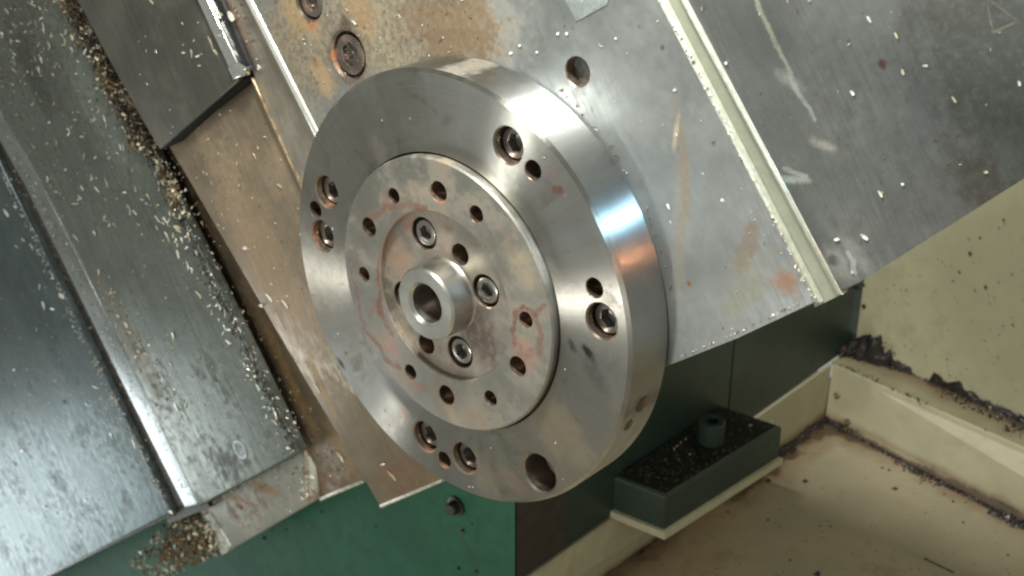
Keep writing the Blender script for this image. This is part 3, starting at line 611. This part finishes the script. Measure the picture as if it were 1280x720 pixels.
# ------------------------------------------------------------------ swarf, crumbs and grime
rng = random.Random(11)
m_silver = simple('swarf_silver', (0.86, 0.85, 0.78), 0.3, 0.3, 0.12, 900)
m_gold = simple('swarf_straw', (0.68, 0.60, 0.43), 0.32, 0.35, 0.25, 900)
m_brown = simple('swarf_brown', (0.17, 0.115, 0.06), 0.5, 0.4, 0.5, 900)
m_crumb = simple('oily_crumbs', (0.025, 0.020, 0.018), 0.35, 0.0, 0.5, 700)
MATS = [m_silver, m_gold, m_brown]
class Chips:
    def __init__(s): s.v = []; s.f = []; s.m = []
    def add(s, p, X, Y, Z, L, W, th, curl, mi, n=3, twist=0.0):
        """a curled ribbon of metal: centre p, length along X, width along Y, standing on Z (all mm)"""
        base = len(s.v); pts = []
        for i in range(n + 1):
            t = i / n - 0.5; a = t * curl
            if abs(curl) > 1e-3: x = L * math.sin(a) / curl; z = L * (1 - math.cos(a)) / curl
            else: x = L * t; z = 0
            w = W * (1 - 0.5 * abs(2 * t) ** 2.5) * 0.5; tw = twist * t
            c = p + X * x + Z * z; yy = Y * math.cos(tw) + Z * math.sin(tw); nn = (Z * math.cos(a) - X * math.sin(a)) * th
            s.v += [c - yy * w, c + yy * w, c + yy * w + nn, c - yy * w + nn]
        for i in range(n):
            a = base + 4 * i; b = a + 4
            for k in range(4): s.f.append((a + k, a + (k + 1) % 4, b + (k + 1) % 4, b + k)); s.m.append(mi)
        s.f.append((base + 3, base + 2, base + 1, base)); e = base + 4 * n; s.f.append((e, e + 1, e + 2, e + 3)); s.m += [mi, mi]
    def lump(s, p, r, mi, X, Y, Z):
        base = len(s.v)
        ico = [(1, 0, 0), (-1, 0, 0), (0, 1, 0), (0, -1, 0), (0, 0, 1), (0, 0, -0.4)]
        for q in ico:
            k = r * rng.uniform(0.6, 1.3); s.v.append(p + (X * q[0] + Y * q[1] + Z * q[2]) * k)
        for a, b, c in ((0, 2, 4), (2, 1, 4), (1, 3, 4), (3, 0, 4), (2, 0, 5), (1, 2, 5), (3, 1, 5), (0, 3, 5)): s.f.append((base + a, base + b, base + c)); s.m.append(mi)
    def build(s, name, mats, origin):
        me = bpy.data.meshes.new(name); me.from_pydata([tuple((Vector(v) - origin) * S) for v in s.v], [], s.f)
        for m in mats: me.materials.append(m)
        me.polygons.foreach_set('material_index', s.m); me.update()
        return place(name, me, None, Matrix.Translation(origin * S))
def inpoly(x, y, P):
    c = False; n = len(P)
    for i in range(n):
        (x1, y1), (x2, y2) = P[i], P[(i + 1) % n]
        if (y1 > y) != (y2 > y) and x < (x2 - x1) * (y - y1) / (y2 - y1) + x1: c = not c
    return c
def rnd_in(P):
    xs = [p[0] for p in P]; ys = [p[1] for p in P]
    while True:
        x, y = rng.uniform(min(xs), max(xs)), rng.uniform(min(ys), max(ys))
        if inpoly(x, y, P): return x, y
def chip_at(ch, x, y, z, L, W, mi, lift=0.0, flat=0.25, ang=None, curl=None):
    v = pz(x, y, z); p = D(v.x, v.y, z + 0.15 + lift)
    a = rng.uniform(0, 6.28) if ang is None else ang
    X = AX * math.cos(a) + AY * math.sin(a); Y = AZ.cross(X); t = rng.uniform(-flat, flat)
    X2 = X * math.cos(t) + AZ * math.sin(t); Z2 = X2.cross(Y); u = rng.uniform(-flat, flat) * 2
    Y2 = Y * math.cos(u) + Z2 * math.sin(u); Z2 = X2.cross(Y2)
    ch.add(p, X2, Y2, Z2, L, W, 0.22, rng.uniform(-0.3, 1.5) if curl is None else curl, mi, 3, rng.uniform(-0.8, 0.8))
def scatter(ch, P, z, n, Lr, Wr, mix, lift=0.0, flat=0.25):
    for _ in range(n):
        x, y = rnd_in(P)
        chip_at(ch, x, y, z, rng.uniform(*Lr) * (1 if rng.random() < .8 else 1.5), rng.uniform(*Wr), rng.choices((0, 1, 2), mix)[0], rng.uniform(0, lift), flat)
def along(ch, line, wpx, z, n, Lr, Wr, mix, lift=0.0, flat=0.6):
    segs_ = list(zip(line[:-1], line[1:])); lens = [math.hypot(b[0] - a[0], b[1] - a[1]) for a, b in segs_]
    for _ in range(n):
        (a, b) = rng.choices(segs_, lens)[0]; t = rng.random(); k = rng.gauss(0, 0.4) * wpx
        x = a[0] + (b[0] - a[0]) * t + k; y = a[1] + (b[1] - a[1]) * t + k * -0.4
        cl = noise.noise(Vector((x * 0.03, y * 0.03, 3.0)))
        if cl < -0.1 and rng.random() < 0.6: continue
        chip_at(ch, x, y, z, rng.uniform(*Lr), rng.uniform(*Wr), rng.choices((0, 1, 2), mix)[0], rng.uniform(0, lift), flat)

def stuffs(ch, name, mats, origin, label, cat):
    return tag(ch.build(name, mats, origin), label, cat, kind='stuff')
c = Chips()
scatter(c, [(0, 0), (85, 0), (170, 170), (220, 260), (60, 250), (0, 150)], -44, 330, (0.7, 2.0), (0.3, 0.8), (1, 2, 9))
scatter(c, [(0, 0), (60, 0), (80, 90), (0, 110)], -44, 160, (0.8, 3.0), (0.4, 1.1), (1, 2, 9))
scatter(c, [(60, 250), (220, 260), (368, 560), (262, 620)], -44, 220, (0.6, 1.6), (0.25, 0.6), (1, 2, 6))
along(c, [(130, 360), (170, 430), (215, 500)], 16, -44, 130, (0.8, 2.2), (0.3, 0.9), (2, 5, 4))
along(c, [(200, 170), (250, 290), (310, 430), (350, 520), (374, 565)], 20, -43.8, 260, (0.9, 2.8), (0.4, 1.1), (3, 4, 7), 0.6)
scatter(c, [(0, 0), (85, 0), (170, 170), (215, 280), (100, 290), (0, 140)], -44, 75, (2.4, 5.6), (0.6, 1.2), (7, 4, 2), 0, 0.15)
scatter(c, [(130, 380), (210, 440), (240, 560), (200, 540)], -44, 26, (2.4, 5.0), (0.7, 1.3), (5, 5, 1), 0, 0.15)
scatter(c, [(205, 200), (240, 290), (310, 430), (360, 540), (330, 520), (270, 400), (195, 260)], -43.9, 60, (2.2, 5.0), (0.7, 1.5), (8, 3, 1), 0, 0.2)
stuffs(c, 'fine_swarf', MATS, D(q2(150, 300)[0], q2(150, 300)[1], -44), 'fine steel swarf scattered over the slideway cover right of the dark slot', 'swarf')
c = Chips()
along(c, [(88, -10), (112, 45), (150, 115), (186, 185)], 17, -43.5, 900, (1.5, 5.5), (0.7, 2.4), (1, 3, 12), 4.0, 0.9)
along(c, [(186, 185), (215, 235), (232, 270)], 13, -43.5, 260, (1.4, 4.6), (0.7, 1.8), (2, 4, 8), 2.0, 0.8)
along(c, [(100, -10), (135, 70), (182, 165)], 6, -41, 200, (1.0, 3.2), (0.6, 1.6), (1, 3, 12), 4.0, 0.9)
for _ in range(900):
    t = rng.random(); x = 86 + 96 * t + rng.gauss(0, 5.5); y = -10 + 190 * t + rng.gauss(0, 3); v = pz(x, y, -43.5); c.lump(D(v.x, v.y, -43.5 + rng.uniform(0, 3)), rng.uniform(0.5, 1.7), 3, AX, AY, AZ)
for _ in range(500):
    t = rng.random(); x = 186 + 184 * t + rng.gauss(0, 3.5); y = 190 + 370 * t + rng.gauss(0, 2); v = pz(x, y, -43.8); c.lump(D(v.x, v.y, -43.8 + rng.uniform(0, 0.8)), rng.uniform(0.3, 1.1), 3, AX, AY, AZ)
stuffs(c, 'swarf_heap', MATS + [m_crumb], D(q2(140, 100)[0], q2(140, 100)[1], -44), 'long brown and golden heap of swarf packed along the left edge of the dark cover plate', 'swarf')
c = Chips()
scatter(c, [(0, 230), (95, 420), (195, 625), (60, 705), (0, 715)], -44.6, 22, (2.0, 4.5), (0.6, 1.3), (8, 1, 1), 0, 0.15)
scatter(c, [(0, 230), (95, 420), (195, 625), (60, 705), (0, 715)], -44.6, 90, (0.6, 1.8), (0.3, 0.8), (5, 2, 2))
along(c, [(2, 215), (100, 415), (210, 632)], 6, -44.5, 420, (0.7, 2.4), (0.3, 0.9), (7, 2, 2))
along(c, [(4, 160), (80, 310), (180, 510), (235, 620)], 6, -43.6, 200, (0.6, 1.8), (0.3, 0.8), (4, 3, 4))
along(c, [(10, 190), (90, 350), (200, 560)], 9, -48.9, 420, (0.8, 2.8), (0.4, 1.2), (1, 2, 8))
stuffs(c, 'fine_swarf', MATS, D(q2(60, 450)[0], q2(60, 450)[1], -44), 'tiny bright swarf specks along both edges of the long dark slot', 'swarf')
c = Chips()
for _ in range(520):
    x, y = rnd_in([(196, 700), (216, 650), (236, 634), (264, 655), (276, 688), (240, 706)]); v = pz(x, y, -55); c.lump(D(v.x, v.y, -55 + rng.uniform(-3, 3)), rng.uniform(0.8, 2.4), 3, AX, AY, AZ)
for _ in range(520):
    x, y = rnd_in([(160, 705), (214, 648), (236, 630), (262, 650), (278, 690), (232, 712), (215, 722), (190, 722)])
    chip_at(c, x, y, -53 - rng.uniform(0, 8), rng.uniform(1.5, 5.0), rng.uniform(0.7, 2.4), rng.choices((0, 1, 2), (2, 5, 7))[0], 0, 1.2)
for _ in range(60):
    x, y = rnd_in([(208, 640), (222, 640), (262, 650), (280, 688), (262, 690), (232, 668)])
    chip_at(c, x, y, -52, rng.uniform(2.0, 5.0), rng.uniform(0.9, 2.0), rng.choices((0, 1, 2), (2, 6, 3))[0], rng.uniform(0, 3), 1.0)
stuffs(c, 'swarf_heap', MATS + [m_brown], D(*pz(225, 680, -55)), 'golden clump of curled swarf hanging at the lower end of the dark slot', 'swarf')
c = Chips()
for _ in range(38):
    a = rng.uniform(0, 6.28); q = math.sqrt(rng.uniform(75 ** 2, 107 ** 2)); w_ = D(q * math.cos(a), q * math.sin(a), 0.15); t = rng.uniform(0, 6.28)
    X = AX * math.cos(t) + AY * math.sin(t); c.add(w_, X, AZ.cross(X), AZ, rng.uniform(0.5, 1.6), rng.uniform(0.2, 0.5), 0.15, rng.uniform(0, 1), rng.choice((0, 1, 2, 2)))
stuffs(c, 'fine_swarf', MATS, D(0, 0, 0), 'a few tiny flecks of swarf stuck on the outer face of the disc', 'swarf')
c = Chips()
along(c, [(375, 568), (330, 590), (255, 635)], 5, -53.5, 160, (0.8, 2.4), (0.4, 1.1), (2, 5, 5), 1.5, 0.8)
scatter(c, [(290, 640), (372, 575), (398, 618), (300, 680)], -56, 30, (0.8, 1.8), (0.4, 0.9), (4, 2, 3))
scatter(c, [(376, 574), (400, 620), (380, 626), (366, 590)], -56, 26, (1.0, 3.4), (0.6, 1.6), (6, 3, 2), 1.0, 0.6)
scatter(c, [(230, 240), (330, 420), (440, 590), (410, 610), (360, 520)], -58, 70, (0.8, 2.2), (0.4, 0.9), (3, 4, 4))
stuffs(c, 'fine_swarf', MATS, D(*pz(340, 600, -56)), 'rust coloured swarf along the joint above the pale end block', 'swarf')
c = Chips()
scatter(c, [(205, 190), (306, 105), (372, 230), (400, 330), (380, 400), (340, 390)], -38, 60, (0.7, 1.9), (0.3, 0.8), (3, 4, 4))
scatter(c, [(110, 0), (240, 0), (290, 95), (205, 175)], -31, 26, (0.7, 1.8), (0.3, 0.7), (4, 4, 2))
scatter(c, [(262, 0), (300, 0), (330, 90), (310, 95)], -34, 26, (0.8, 2.4), (0.5, 1.2), (4, 4, 3))
scatter(c, [(318, 0), (600, 0), (600, 60), (470, 80), (400, 130)], Z1, 110, (0.5, 1.3), (0.2, 0.6), (1, 2, 9))
scatter(c, [(630, 0), (820, 0), (1010, 370), (850, 440), (845, 300), (760, 160)], Z1, 30, (0.4, 1.0), (0.2, 0.4), (3, 2, 4))
scatter(c, [(865, 0), (1280, 0), (1280, 215), (1080, 340)], Z1, 45, (0.4, 1.8), (0.2, 0.4), (1, 1, 7))
along(c, [(826, 0), (900, 140), (1019, 376)], 3, Z1 + 0.6, 110, (0.6, 1.6), (0.3, 0.8), (6, 2, 1))
along(c, [(1004, 376), (930, 412), (850, 446)], 5, Z1, 40, (0.5, 1.6), (0.3, 0.6), (3, 3, 4))
along(c, [(700, 112), (760, 176), (810, 262), (838, 360)], 3, Z1, 40, (0.8, 2.0), (0.5, 1.1), (0, 1, 7))
stuffs(c, 'fine_swarf', MATS, D(*q1(800, 150), Z1), 'sparse tiny swarf flecks on the plates round the disc', 'swarf')


LOOK = {0: 'silvery', 1: 'straw-coloured', 2: 'rusty brown'}
MARKS = [(435, 70, 'large rusty screw'), (722, 90, 'dark plate hole'), (300, 562, 'flush plug'), (303, 92, 'shiny bar end'), (200, 187, 'cover plate corner'), (232, 640, 'lower slot end'),
         (1030, 370, 'pale slot end'), (875, 60, 'upper pale slot'), (950, 190, 'middle pale slot'), (1250, 20, 'triangle mark'), (475, 633, 'brown plate corner'), (375, 572, 'end block corner'),
         (408, 240, 'leftmost disc holes'), (0, 140, 'upper rail end'), (110, 360, 'middle of the rail'), (255, 330, 'middle swarf line'), (1075, 355, 'cream panel corner'), (785, 270, 'side of the disc'), (110, 40, 'top swarf heap')]
used_labels = {}
def chip_label(x, y, L, W, mi, surf):
    k = min(MARKS, key=lambda m: math.hypot(m[0] - x, m[1] - y)); dx, dy = x - k[0], y - k[1]
    side = ('above' if dy < 0 else 'below') if abs(dy) > 0.6 * abs(dx) else ('left of' if dx < 0 else 'right of')
    if abs(dx) > 0.5 * abs(dy) and side in ('above', 'below'): side += (' left of' if dx < 0 else ' right of')
    form = 'stubby' if W > 0.6 * L else ('long thin' if L > 3.9 else 'short thin' if W < 1.2 else 'small')
    d = math.hypot(dx, dy); near = 'close ' if d < 30 else '' if d < 75 else 'well '
    t = '%s %s chip on %s, %s%s %s' % (form, LOOK[mi], surf, near, side, k[2])
    used_labels[t] = used_labels.get(t, 0) + 1
    if used_labels[t] > 1: t += ', %s one' % {2: 'second', 3: 'third', 4: 'fourth', 5: 'fifth'}.get(used_labels[t], 'last')
    return t
SURF = {}
# larger chips one can point at: (x, y, plane, length mm, width mm, photo angle deg, material)
def chip_object(x, y, z, L, W, pang, mi, label, group, curl=None):
    k_ = 0.75 if z == Z1 else 1.5; L *= k_; W *= k_ if z == Z1 else 1.15
    v = pz(x, y, z); v2 = pz(x + 4 * math.cos(R(pang)), y + 4 * math.sin(R(pang)), z); a = math.atan2(v2.y - v.y, v2.x - v.x)
    ch = Chips(); chip_at(ch, x, y, z, L, W, mi, 0.1, 0.12, a, curl if curl is not None else rng.uniform(0.1, 0.7))
    return tag(ch.build('metal_chip', MATS, D(v.x, v.y, z)), chip_label(x, y, L, W, mi, label), 'metal chip', group)
gs = 'bright chips on the slideway cover right of the slot'; ls = 'slideway cover'
for (x, y, L, W, an, mi) in ((55, 35, 5, 1.2, 80, 0), (42, 6, 5, 1.0, 35, 1), (62, 56, 3.5, 2.4, 60, 1), (80, 56, 4, .7, 5, 1), (52, 75, 3, 1.6, 70, 0), (3, 42, 3.4, 2.2, 0, 0), (131, 148, 3, 1.6, 70, 0), (156, 162, 4.4, 1.4, 55, 0),
                              (151, 184, 2.6, 1.5, 70, 0), (169, 136, 4, 1.4, 65, 0), (210, 296, 5.5, 2.0, 70, 1), (223, 318, 4, 1.6, 70, 0), (237, 296, 5.0, 1.6, 80, 1), (222, 284, 4, 2.6, 20, 1), (237, 287, 3, 2.4, 0, 0), (196, 284, 2.5, 1.6, 60, 1),
                              (228, 300, 3, 1.5, 80, 0), (246, 316, 2.6, 1.4, 60, 0), (249, 368, 4.2, 1.3, 55, 1), (240, 336, 2.6, 1.2, 30, 0), (96, 298, 5, 1.0, 55, 1), (119, 292, 3, 2, 80, 0), (158, 406, 3, 2.0, 60, 0), (124, 340, 3.4, 1.4, 90, 1),
                              (217, 420, 4, 2, 80, 1), (286, 412, 3, 1.2, 0, 0), (300, 412, 2.6, 1.2, 60, 0), (221, 510, 4.6, 1.2, 60, 0), (232, 508, 4, 1.0, 110, 1), (345, 518, 5, 2.2, 70, 1), (361, 560, 3, 1.8, 10, 0), (323, 484, 3.4, 1.3, 60, 0)):
    chip_object(x, y, -43.9, L, W, an, mi, ls, gs)
gl = 'bright chips on the blue-grey cover at far left'; ll = 'blue-grey cover'
for (x, y, L, W, an, mi) in ((8, 266, 4.5, 3.2, 60, 0), (20, 258, 4.5, 1.6, 5, 0), (78, 370, 4.4, 3.4, 30, 0), (55, 382, 4.6, 1.8, 70, 0), (66, 386, 3.6, 1.2, 15, 0), (30, 300, 5, 1.4, 20, 1), (40, 308, 3.5, 1.0, 60, 0), (50, 358, 3.4, 1.6, 90, 0), (120, 484, 4.4, 1.0, 30, 0),
                              (110, 506, 4.2, 1.0, 35, 0), (82, 503, 3.6, 2.4, 40, 2), (139, 544, 3.4, 1.4, 65, 0), (28, 564, 4.2, 2.6, 130, 0), (17, 579, 4.4, 2.6, 50, 0), (9, 572, 2.6, 2, 60, 0), (57, 634, 2.8, 2.8, 0, 0), (106, 614, 2.4, 1.6, 20, 0), (107, 625, 2, 1.6, 0, 0), (37, 595, 1.8, 1.5, 0, 0), (168, 555, 5, 1.0, 70, 0), (214, 640, 4.6, 2.6, 0, 0)):
    chip_object(x, y, -44.5, L, W, an, mi, ll, gl)
gp = 'loose chips on the grey plates right of the disc'; lp = 'grey plate'
for (x, y, L, W, an, mi) in ((904, 250, 2.6, 2.2, 20, 0), (836, 258, 3.6, 1.2, 65, 0), (844, 112, 2.6, 1.6, -20, 0), (709, 42, 2.2, 1.8, 0, 0), (698, 42, 1.6, 1.6, 0, 0), (639, 66, 2.6, 1.8, -30, 0), (650, 57, 1.8, 1.4, 0, 0), (672, 65, 1.8, 1.4, 0, 0), (770, 48, 1.6, 1.4, 0, 0), (908, 79, 1.8, 1.8, 0, 0),
                              (1087, 24, 3.6, 1.3, 60, 0), (1121, 44, 3.4, 1.1, 65, 1), (1157, 82, 2.6, 1.0, 0, 0), (1129, 90, 2.8, 1.2, 75, 1), (1193, 124, 3.4, 1.0, 60, 1), (1066, 116, 3.0, 1.4, 50, 0), (1101, 242, 4.0, 1.2, 55, 0), (1129, 230, 1.6, 1.4, 0, 0), (1233, 215, 2.2, 1.2, 0, 1), (1047, 299, 3.4, 1.6, -10, 0), (1081, 296, 4.6, 2.0, 40, 0), (892, 178, 2.2, 1.0, -20, 2), (846, 168, 2.0, 1.3, 70, 1), (1066, 340, 1.6, 1.6, 0, 0), (1275, 104, 2.4, 1.2, 70, 0)):
    chip_object(x, y, Z1, L, W, an, mi, lp, gp)
gu = 'loose chips on the rusty upper plate'; lu = 'rusty plate'
for (x, y, L, W, an, mi) in ((443, 28, 4.4, 1.4, 45, 0), (434, 12, 2.2, 1.0, 45, 1), (380, 49, 2.4, 1.0, 5, 1), (500, 20, 2.6, 1.0, 60, 1), (470, 98, 4, .6, -15, 1)):
    chip_object(x, y, Z1, L, W, an, mi, lu, gu)
gb = 'loose chips on the brown plate and bed band'; lb = 'brown steel'
for (x, y, z, L, W, an, mi) in ((307, 310, -38, 2.8, 2.0, 0, 0), (350, 232, -38, 3.0, 0.9, 35, 1), (319, 195, -38, 2.6, 1.6, 70, 1), (337, 372, -38, 4.0, 1.6, 60, 0), (357, 380, -38, 4.8, 1.8, 55, 1), (327, 382, -38, 2.8, 2.0, 0, 0), (397, 485, -38, 4.8, 1.0, 62, 1), (198, 209, -43.8, 3.4, 3.0, 10, 1), (426, 571, -56, 5.0, 2.0, 60, 1), (490, 594, -38, 5.0, 1.4, 55, 1), (479, 580, -38, 4, 0.8, -15, 0), (391, 596, -56, 2.8, 2.6, 0, 0), (378, 612, -56, 4.4, 1.6, 0, 1)):
    chip_object(x, y, z, L, W, an, mi, lb, gb)
gc = 'loose chips on the dark cover plate'; lc = 'dark cover plate'
for (x, y, L, W, an, mi) in ((240, 67, 3.4, 1.0, 80, 1), (248, 70, 2.8, 1.0, -20, 0), (230, 66, 1.8, 1.0, 10, 0), (190, 2, 3.0, 1.4, 50, 1), (250, 82, 2, .8, 0, 1)):
    chip_object(x, y, -31, L, W, an, mi, lc, gc)
gw = 'chips caught round the shiny bar of the cover plate'; lw = 'cover plate rim'
for (x, y, L, W, an, mi) in ((289, 20, 4.0, 3.4, 60, 0), (276, 18, 2.6, 1.8, 0, 1), (277, 40, 4.4, 2.2, 120, 1), (264, 53, 5.0, 1.2, 70, 1), (270, 65, 3, 1.2, 50, 1), (295, 66, 3, 1.6, 40, 0)):
    chip_object(x, y, -29, L, W, an, mi, lw, gw)

# dark crumbs in the tray and on the ledge
def crumbs(name, label, spec, origin):
    c = Chips(); Xw, Yw, Zw = Vector((1, 0, 0)), Vector((0, 1, 0)), Vector((0, 0, 1))
    for (H, line, wpx, n, r0, r1, lift) in spec:
        segs_ = list(zip(line[:-1], line[1:])); lens = [math.hypot(b[0] - a[0], b[1] - a[1]) + .1 for a, b in segs_]
        for _ in range(n):
            a, b = rng.choices(segs_, lens)[0]; t = rng.random()
            x = a[0] + (b[0] - a[0]) * t + rng.gauss(0, .5) * wpx; y = a[1] + (b[1] - a[1]) * t + rng.gauss(0, .5) * wpx * 0.5
            p = pH(x, y, H) + Zw * rng.uniform(0, lift); k = rng.random() ** 1.7
            c.lump(p, r0 * 1.3 + (r1 - r0) * k, rng.choices((0, 1), (9, 1))[0], Xw, Yw, Zw)
    return stuffs(c, name, [m_crumb, m_brown], origin, label, 'grime')
crumbs('oily_crumbs', 'black oily crumbs heaped along the ledge against the cream back panel', [
    (HT, [(1062, 438), (1100, 450), (1140, 460)], 9, 420, 0.4, 1.8, 1.5), (HT, [(1140, 460), (1180, 476), (1210, 488)], 8, 300, 0.4, 1.8, 1),
    (HT, [(1205, 490), (1245, 508), (1290, 528)], 9, 300, 0.4, 1.8, 1), (HT, [(1046, 454), (1110, 483), (1160, 505)], 5, 70, 0.3, 1.2, 0.4),
    (HT, [(1180, 492), (1240, 520), (1280, 545)], 12, 90, 0.4, 1.8, 0.6), (HT, [(1050, 446), (1066, 440)], 8, 160, 0.6, 2.6, 6)], pH(1140, 460, HT))
crumbs('oily_crumbs', 'black grime line in the corner where the tray floor meets its walls', [
    (HF, [(1032, 524), (1100, 562), (1170, 600), (1290, 662)], 4, 900, 0.35, 1.4, 1.0), (HF, [(1034, 520), (1010, 540), (985, 560), (965, 578)], 8, 520, 0.4, 1.8, 2), (HF, [(1026, 522), (1040, 528), (1060, 540)], 7, 260, 0.4, 2.2, 3),
    (HF, [(1120, 576), (1140, 590), (1180, 606)], 8, 90, 0.4, 1.6, 0.4), (HF, [(1240, 640), (1280, 660)], 6, 160, 0.6, 2.6, 2), (HF, [(800, 690), (830, 668), (880, 634)], 6, 70, 0.3, 1.2, 0.3)], pH(1030, 530, HF))
c = Chips(); Xw, Yw, Zw = Vector((1, 0, 0)), Vector((0, 1, 0)), Vector((0, 0, 1))
for (x, y, r) in ((960, 601, 2.4), (1006, 602, 2.6), (1118, 611, 3.0), (1103, 585, 1.4), (1111, 588, 1.3), (1191, 627, 1.5), (1207, 628, 1.2), (1150, 605, 1.2), (1204, 653, 1.4), (1025, 658, 1.2), (1038, 658, 1.2), (960, 650, 1.2), (987, 700, 1.2), (1022, 718, 3.0), (1180, 618, 1.3), (910, 640, 1.3), (1270, 640, 1.2), (1260, 694, 1.2)):
    c.lump(pH(x, y, HF), r, 0, Xw, Yw, Zw)
for _ in range(160):
    x, y = rnd_in([(980, 570), (1030, 530), (1280, 670), (1280, 720), (790, 720)]); c.lump(pH(x, y, HF), rng.uniform(0.2, 0.7), 0, Xw, Yw, Zw)
for (a, b) in (((1155, 698), (1192, 716)),):
    for i in range(26):
        t = i / 25; p = pH(a[0] + (b[0] - a[0]) * t, a[1] + (b[1] - a[1]) * t, HF); c.lump(p, rng.uniform(0.6, 1.3), 0, Xw, Yw, Zw)
c2 = Chips()
def dome(ch, b0, X, Y, Z, rx, ry, h, seed, mi=0, na=40, nr_=14):
    base = len(ch.v); ch.v.append(b0 + Z * h)
    for r_ in range(1, nr_ + 1):
        for a_ in range(na):
            a = 2 * math.pi * a_ / na; q = r_ / nr_; e = 1 + 0.45 * noise.noise(Vector((math.cos(a) * 1.6, math.sin(a) * 1.6, seed)))
            x = rx * q * e * math.cos(a); y = ry * q * e * math.sin(a)
            z = h * math.sqrt(max(0, 1 - q * q)) * (0.75 + 0.6 * noise.noise(Vector((x * 0.16, y * 0.16, seed)))) + 0.7 * noise.noise(Vector((x * 0.7, y * 0.7, seed + 5))) * (1 - q * 0.6) + 0.25 * noise.noise(Vector((x * 1.7, y * 1.7, seed + 9)))
            ch.v.append(b0 + X * x + Y * y + Z * (z - (0.8 if r_ == nr_ else 0)))
    for a_ in range(na): ch.f.append((base, base + 1 + a_, base + 1 + (a_ + 1) % na)); ch.m.append(mi)
    for r_ in range(nr_ - 1):
        o = base + 1 + r_ * na
        for a_ in range(na): b_ = (a_ + 1) % na; ch.f.append((o + a_, o + na + a_, o + na + b_, o + b_)); ch.m.append(mi)
for q_, (x, y, rx, ry, hh) in enumerate(((1096, 446, 24, 11, 24), (1078, 442, 16, 12, 15), (1122, 454, 22, 9, 10), (1150, 464, 22, 8, 7), (1192, 482, 20, 10, 19), (1176, 476, 14, 7, 9), (1216, 494, 18, 7, 8), (1245, 508, 22, 6, 5), (1275, 522, 18, 6, 4))):
    b0 = pH(x, y, HT); dome(c2, b0, wd, -nw, Zw, rx, ry, hh, q_ * 3.1)
    for _ in range(int(rx * 9)):
        a = rng.uniform(0, 6.28); q = rng.random() ** 0.5 * 1.25
        c2.lump(b0 + wd * (q * rx * math.cos(a)) - nw * (q * ry * math.sin(a)) + Zw * (hh * 0.85 * math.sqrt(max(0, 1 - q * q))), rng.uniform(0.4, 1.3), rng.choices((0, 1), (10, 1))[0], Xw, Yw, Zw)
stuffs(c2, 'grime_mound', [m_crumb, m_brown], pH(1093, 441, HT), 'lumpy mounds of black oily grime on the ledge in the tray corner', 'grime')
stuffs(c, 'floor_crumbs', [m_crumb, m_brown], pH(1100, 620, HF), 'scattered black specks on the cream tray floor', 'grime')
c = Chips()
def on_wall(x, y, p0, n): return pP(x, y, p0 + n * 0.2, n)
for (x, y, r) in ((1046, 494, 3.0), (1060, 527, 3.6), (1057, 534, 2.4), (1108, 545, 1.5), (1162, 552, 1.1), (1232, 537, 1.0), (1150, 505, 1.1), (1090, 470, 0.9), (1260, 590, 1.0)):
    c.lump(pP(x, y, T - nw * 0.4, nw), r, 1 if r > 2.9 else 0, wd, Zw, -nw)
for (x, y, r) in ((1080, 383, 2.6), (1074, 361, 2.4), (1079, 356, 2), (1212, 317, 1.8), (1232, 359, 1.5), (1199, 340, 1.2), (1225, 297, 1.0), (1191, 351, 1.0), (1254, 275, 1.0), (1266, 406, 1.0), (1100, 420, 1.6)):
    c.lump(pP(x, y, K - nw * 0.4, nw), r, 0, kd, Zw, -nw)
for _ in range(90):
    x, y = rnd_in([(1080, 370), (1280, 240), (1280, 500), (1100, 430)]); c.lump(pP(x, y, K - nw * 0.3, nw), rng.uniform(0.2, 0.7), 0, kd, Zw, -nw)
stuffs(c, 'wall_specks', [m_crumb, m_brown], T, 'dark specks stuck to the cream walls of the tray', 'grime')
# wet black swarf on the foot block
c = Chips()
for _ in range(300):
    p = bf + e1 * rng.uniform(0.04, 0.96) + (bl2 - bf) * rng.uniform(0.1, 1.0); p.z = HB
    c.lump(p, rng.uniform(0.4, 1.8), 0, Xw, Yw, Zw)
for (x, y) in ((846, 558), (851, 554), (843, 562), (862, 568), (857, 549), (938, 532), (965, 527)):
    p = pH(x, y, HB + 0.6); a = rng.uniform(0, 6); X = Vector((math.cos(a), math.sin(a), 0)); c.add(p, X, Zw.cross(X), Zw, rng.uniform(1.5, 3), rng.uniform(.5, 1.0), .3, 1.0, 2)
stuffs(c, 'oily_crumbs', [m_crumb, m_brown, m_silver], Vector((bf.x, bf.y, HB)), 'black oily crumbs with a few glints covering the top of the foot block', 'grime')
# hexagon nut head under the disc on the green front wall
pn0 = pP(571, 632, corner, pn)
bm = bmesh.new(); lathe([(0, -1), (7.0, -1), (7.0, 1.5), (4.6, 1.8), (4.4, 5.5), (3.6, 6.5), (0, 6.5)], 20, bm=bm)
nut = tag(place('drain_screw', mesh_from(bm, 'drain_screw', m_crumb, 35), None, Matrix.Translation(pn0 * S) @ pn.to_track_quat('Z', 'Y').to_matrix().to_4x4()), 'small dark screw on the green casting just below the disc', 'screw')
c = Chips()
for (x, y, r) in ((577, 666, 2.6), (579, 663, 2.0), (386, 658, 1.8), (402, 640, 1.6), (330, 672, 2.0), (470, 658, 1.1), (574, 710, 1.6), (595, 714, 1.6), (590, 655, .8), (358, 662, 1.0)):
    c.lump(pP(x, y, corner + pn * 0.3, pn), r, 0, left, Zw, pn)
stuffs(c, 'wall_specks', [m_crumb, m_brown], corner, 'dark specks stuck to the green casting below the disc', 'grime')
